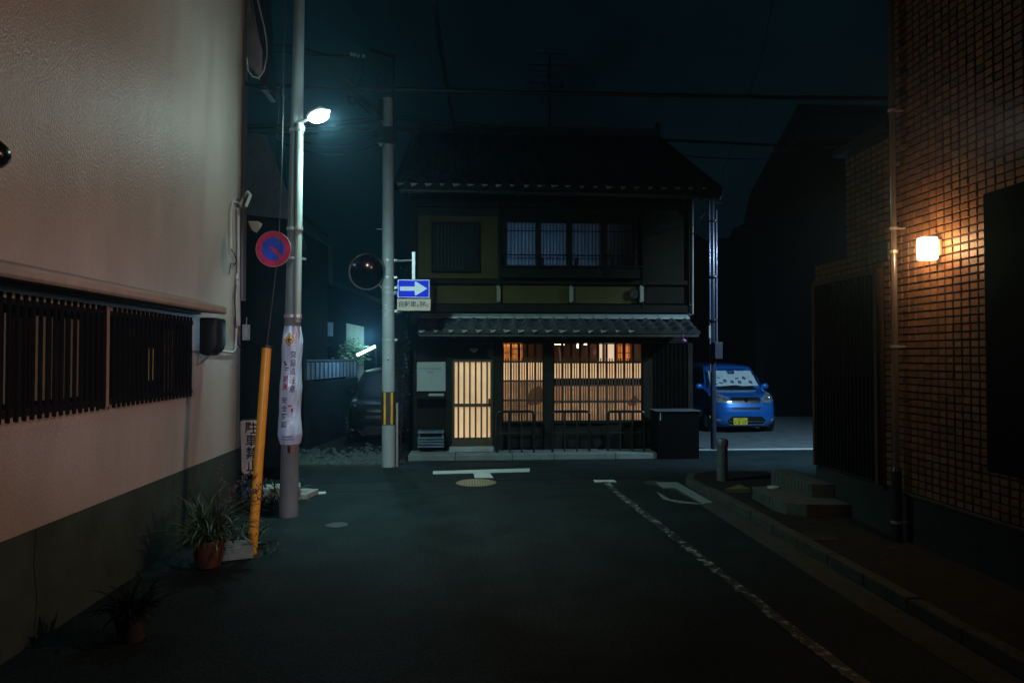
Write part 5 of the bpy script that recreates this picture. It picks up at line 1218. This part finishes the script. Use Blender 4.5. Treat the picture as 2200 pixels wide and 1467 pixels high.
    drape('bonnet_seam', [(-.70, .965), (0, .935), (.70, .965), (.70, .958), (0, .928), (-.70, .958)], .004, BT)
    drape('bumper_seam', [(-.74, .735), (.74, .735), (.74, .730), (-.74, .730)], .004, BT)
    # plate
    pl_ = drape('number_plate', [(-.335, .225), (.0, .225), (.0, .395), (-.335, .395)], .035, mat('yellow plate', (.62, .50, .03), .4, var=.06), t, 2)
    yp = oy+min(F(-.335, .3), F(0, .3))-.036
    q = MB(); fnp = lambda u, v: Vector((ox-.168+u, yp-.006, .30+v))
    q2 = MB(); q2.box((ox-.335, yp-.003, .225), (ox, yp+.03, .395)); bpy.data.objects.remove(pl_); pl_ = q2.build('number_plate', mat('yellow plate', (.62, .50, .03)) if details else BT, t, bevel=.004)
    if details:
        for ch, u, sz in (('あ', -.125, .05), ('・', -.08, .06), ('3', -.035, .12), ('1', .055, .12), ('7', .115, .12)): write(q, ch, (u, -.015), sz, fnp, .75, .02)
        for i in range(5): q.box((ox-.168-.07+i*.03, yp-.007, .37), (ox-.168-.05+i*.03, yp-.004, .385))
        q.build('plate_characters', mat('dark plate ink', (.02, .03, .01), .5), pl_)
    # side glass, mirrors, wheels, door lines
    for s in (-1, 1):
        def SP(y, z, o=.008): return Vector((ox+s*(w_(z)+o+.014), oy+y, z))
        q = MB(); pts = [(1.02, 1.09), (1.42, 1.52), (2.0, 1.56), (2.0, 1.09)]
        for pt3 in ([(.98, 1.10), (1.36, 1.50), (2.02, 1.55), (2.02, 1.10)], [(2.10, 1.10), (2.10, 1.55), (2.95, 1.53), (3.05, 1.12)]):
            n = 6; A0, B0, C0, D0 = pt3; vs = []
            for i in range(n+1):
                for j in range(n+1):
                    k, l = i/n, j/n; y = (A0[0]*(1-k)+D0[0]*k)*(1-l)+(B0[0]*(1-k)+C0[0]*k)*l; z = (A0[1]*(1-k)+D0[1]*k)*(1-l)+(B0[1]*(1-k)+C0[1]*k)*l; vs.append(SP(y, z))
            q.add(vs, [(i*(n+1)+j, i*(n+1)+j+1, (i+1)*(n+1)+j+1, (i+1)*(n+1)+j) for i in range(n) for j in range(n)])
        q.build('side_window', GL, t, smooth=True)
        q = MB(); q.ball(P(s*.70, 1.1, 0)+Vector((s*.13, .12, .03)), .095, .06, .075, 18, 12); q.bar(P(s*.66, 1.1, 0)+Vector((0, .1, .0)), P(s*.70, 1.1, 0)+Vector((s*.1, .12, -.01)), .05, .04); q.build('wing_mirror', paint, t, smooth=True)
        q = MB(); q.bar((ox+s*.785, oy+1.25, .80), (ox+s*.785, oy+1.38, .80), .02, .025); q.build('door_handle', CH, t)
        for y in (.62, 2.85):
            q = MB(); q.tube([(ox+s*.60, oy+y, .27), (ox+s*.775, oy+y, .27)], [.27, .265], 28); wh = q.build('tyre', mat('tyre rubber', (.015, .015, .015), .8), t, smooth=True)
            q = MB(); q.tube([(ox+s*.776, oy+y, .27), (ox+s*.788, oy+y, .27)], [.17, .15], 20)
            for k in range(5): a = k*1.2566; q.bar((ox+s*.79, oy+y, .27), (ox+s*.785, oy+y+.15*math.cos(a), .27+.15*math.sin(a)), .035, .015)
            q.build('rim', STEEL, wh)
            q = MB(); q.tube([(ox+s*.70, oy+y, .29), (ox+s*.782, oy+y, .29)], .32, 28); q.build('wheel_arch', BT, t)
    q = MB(); q.box((ox-.68, oy+.3, .14), (ox+.68, oy+3.2, .30)); q.build('underbody', BT, t)
    return t
BLUEP = mat('blue car paint', (.015, .15, .54), .26, metal=.35, var=.05, coat=1.0, spec=.5)
cc = at(1604, 935, Y=17.25)
kei_car('small bright blue boxy car with a silver sunshade, parked facing us right of the townhouse', cc.x, 17.2, BLUEP).scale = (1.10, 1, 1.05)
kei_car('nearly black boxy car half hidden behind the utility pole in the yard', -2.02, 15.6, mat('black car paint', (.004, .0045, .005), .5, var=.1, spec=.12), details=False)

# ================================================================== CABLES
def cable(label, pts, sag=.1, r=.012, wob=0):
    P_ = []
    for a, b in zip(pts, pts[1:]):
        n = 14
        for i in range(n+(1 if b is pts[-1] else 0)): t = i/n; p = a.lerp(b, t); p.z -= sag*4*t*(1-t); P_.append(p)
    q = MB(); q.tube(P_, r, 6)
    if wob:
        W_ = [p+Vector((wob*math.sin(i*1.9), 0, wob*math.cos(i*1.9))) for i, p in enumerate(P_)]; q.tube(W_, r*.4, 5)
    return solo(q, 'overhead_cable', WIREM, label, 'cable', P_[0], group=None, smooth=True)
YW = 12.6
cable('thick black cable crossing the whole sky just above the street lamp', [B(300, 184, YW), B(620, 186, YW), B(1100, 199, YW), B(1700, 210, YW), B(2250, 213, YW)], .0, .038, .04)
cable('heavy twisted cable falling from the top of the sky to the left roof ridge', [B(926, -60, 9), B(944, 90, 12), B(976, 275, 15.5)], .0, .042, .05)
cable('paired wire running to the small porcelain insulators, upper of the two', [B(440, 60, YW), B(640, 100, YW), B(781, 118, YW)], .08, .018)
cable('paired wire running to the small porcelain insulators, lower of the two', [B(440, 92, YW), B(640, 116, YW), B(770, 120, YW)], .02, .018)
cable('dark drop wire below the left insulators', [B(755, 118), B(762, 150), B(748, 190)], .0, .018)
cable('dark drop wire below the right insulators', [B(781, 121), B(778, 160), B(768, 190)], .0, .018)
cable('thin wire slanting down to the left tip of the upper pole arm', [B(748, 0), B(778, 45), B(845, 125)], .03, .008)
cable('thin wire slanting across the big slanted arm', [B(715, 135), B(765, 182), B(812, 240)], .02, .010)
for k, (l, y0, y1, s) in enumerate((('topmost wire of the bundle between the lamp pole and the utility pole', 264, 250, .03), ('second wire of the bundle between the lamp pole and the utility pole', 268, 256, .05), ('third wire of the bundle between the lamp pole and the utility pole', 273, 262, .02), ('lowest wire of the bundle between the lamp pole and the utility pole', 278, 270, .05))):
    cable(l, [B(300, y0+6, YW), B(640, y0, YW), B(822, y1)], s, .013)
cable('thick bundled cable joining the utility pole at roof height', [B(560, 284, YW), B(740, 280, YW), B(825, 268)], .06, .03, .02)
cable('slack cable loop sagging left of the utility pole, upper', [B(600, 280, YW), B(820, 285)], .28, .014)
cable('slack cable loop sagging left of the utility pole, lower', [B(590, 300, YW), B(822, 308)], .24, .014)
cable('short dark cable curling up from the bundle to the slanted arm', [B(795, 245), B(775, 225), B(760, 210), B(748, 206)], .0, .018, .04)
cable('frayed tangle hanging under the thick sky cable', [B(748, 206), B(752, 222), B(766, 216), B(772, 212)], .04, .012, .05)
cable('curved jumper wire at the left of the steel bracket', [B(820, 150), B(808, 168), B(812, 190)], .0, .008)
cable('curved jumper wire nearer the steel bracket', [B(836, 145), B(826, 165), B(828, 185)], .0, .008)
for k, (l, y0, y1) in enumerate((('upper fine wire from the utility pole along the roof ridge', 246, 286), ('lower fine wire from the utility pole along the roof ridge', 254, 290))):
    cable(l, [B(848, y0), B(1000, y0+18, 14.5), B(1250, y1, 17)], .03, .011)
cable('dark service cable from the utility pole to the roof corner', [B(845, 272), B(892, 276, 13.5), B(980, 280, 16)], .02, .028)
cable('thin wire dropping beside the lit side of the lamp pole', [B(617, 0, 8.9), B(604, 180, 9.4), B(586, 395, 10)], .0, .006)
cable('thin wire crossing the top right of the sky', [B(1665, -20, 10), B(1640, 110, 12), B(1536, 425, Y3)], .0, .006)
cable('upper black cable right of the townhouse ridge', [B(1405, 300, 16), B(1660, 312, 18), B(1800, 316, 20)], .0, .035)
cable('lower thin cable right of the townhouse ridge', [B(1470, 335, 16), B(1660, 342, 18), B(1800, 346, 20)], .03, .012)
cable('wire curving from the townhouse eave to the service pole', [B(1488, 505), B(1505, 470, Y3), B(1526, 440, Y3)], .0, .008)
cable('cable under the black wall bracket of the left building', [B(524, 178, 9.3), B(572, 190, 9.3), B(640, 210, YW)], .04, .02)

# ================================================================== LAMPS OUT OF THE PICTURE, ASSUMED OR ADDED AS FILL
def unseen_lamp(label, loc, hgt, col, power, aim, spot, armdir):
    x, y = loc; t = thing('street_lamp', label, 'street lamp', (x, y, 0))
    q = MB(); q.tube([(x, y, 0), (x, y, hgt+.1)], [.08, .05], 16); q.build('pole', STEEL, t, smooth=True)
    e = Vector((x, y, hgt))+Vector(armdir)*.6; q = MB(); q.tube([(x, y, hgt), e], .025, 10); q.build('arm', STEEL, t, smooth=True)
    q = MB(); q.ball(e, .2, .12, .05); q.build('lamp_head', WHITEP, t, smooth=True)
    lamp('lamp_light', 'SPOT', e-Vector((0, 0, .09)), power, col, t, .08, aim=aim, spot=spot, blend=.7)
unseen_lamp('assumed cold white street lamp on the cross street hidden behind the tiled building', (9.2, 10.3), 5.0, (.48, .76, 1.0), 2300, (5.9, 15.8, 1.0), 90, (-1, .3, 0))  # unseen lamp, assumed from the cold light on the car and roof end
# an unseen second lamp of the tiled wall, added to warm the left wall
added_wl = wall_lamp(4.4, 'added unseen square opal glass lamp on the tiled wall beyond the right edge of the picture', 0, 3.6, e=.3)
added_wl.location.x -= .25
lamp('lamp_light', 'SPOT', (3.95, 4.35, 3.6), 390, (1.0, .60, .44), added_wl, .12, aim=(-2.8, 7.0, 2.3), spot=100, blend=1.0)  # added warm beam from the unseen lamp onto the left wall
unseen_lamp('added unseen lamp behind the camera lighting the lamp pole, banner and signs', (.9, -4.0), 3.4, (.84, .84, 1.0), 1250, (-2.55, 8.4, 1.6), 21, (-1, 0, 0))  # unseen lamp added: its narrow beam brightens the pole, banner and signs

# ================================================================== NIGHT AIR
hz = MB(); hz.box((-149, -50, -1.5), (149, 200, 22)); ho = hz.build('haze', bpy.data.materials.new('night haze'), None, kind='stuff')
ho["label"] = 'thin humid night air'; ho["category"] = 'haze'
hm = ho.data.materials[0]; hm.use_nodes = True; n = hm.node_tree.nodes; n.clear(); o = n.new("ShaderNodeOutputMaterial"); v = n.new("ShaderNodeVolumePrincipled")
v.inputs["Color"].default_value = (.35, .72, 1.0, 1); v.inputs["Density"].default_value = .0050; v.inputs["Anisotropy"].default_value = .82
hm.node_tree.links.new(v.outputs[0], o.inputs["Volume"])
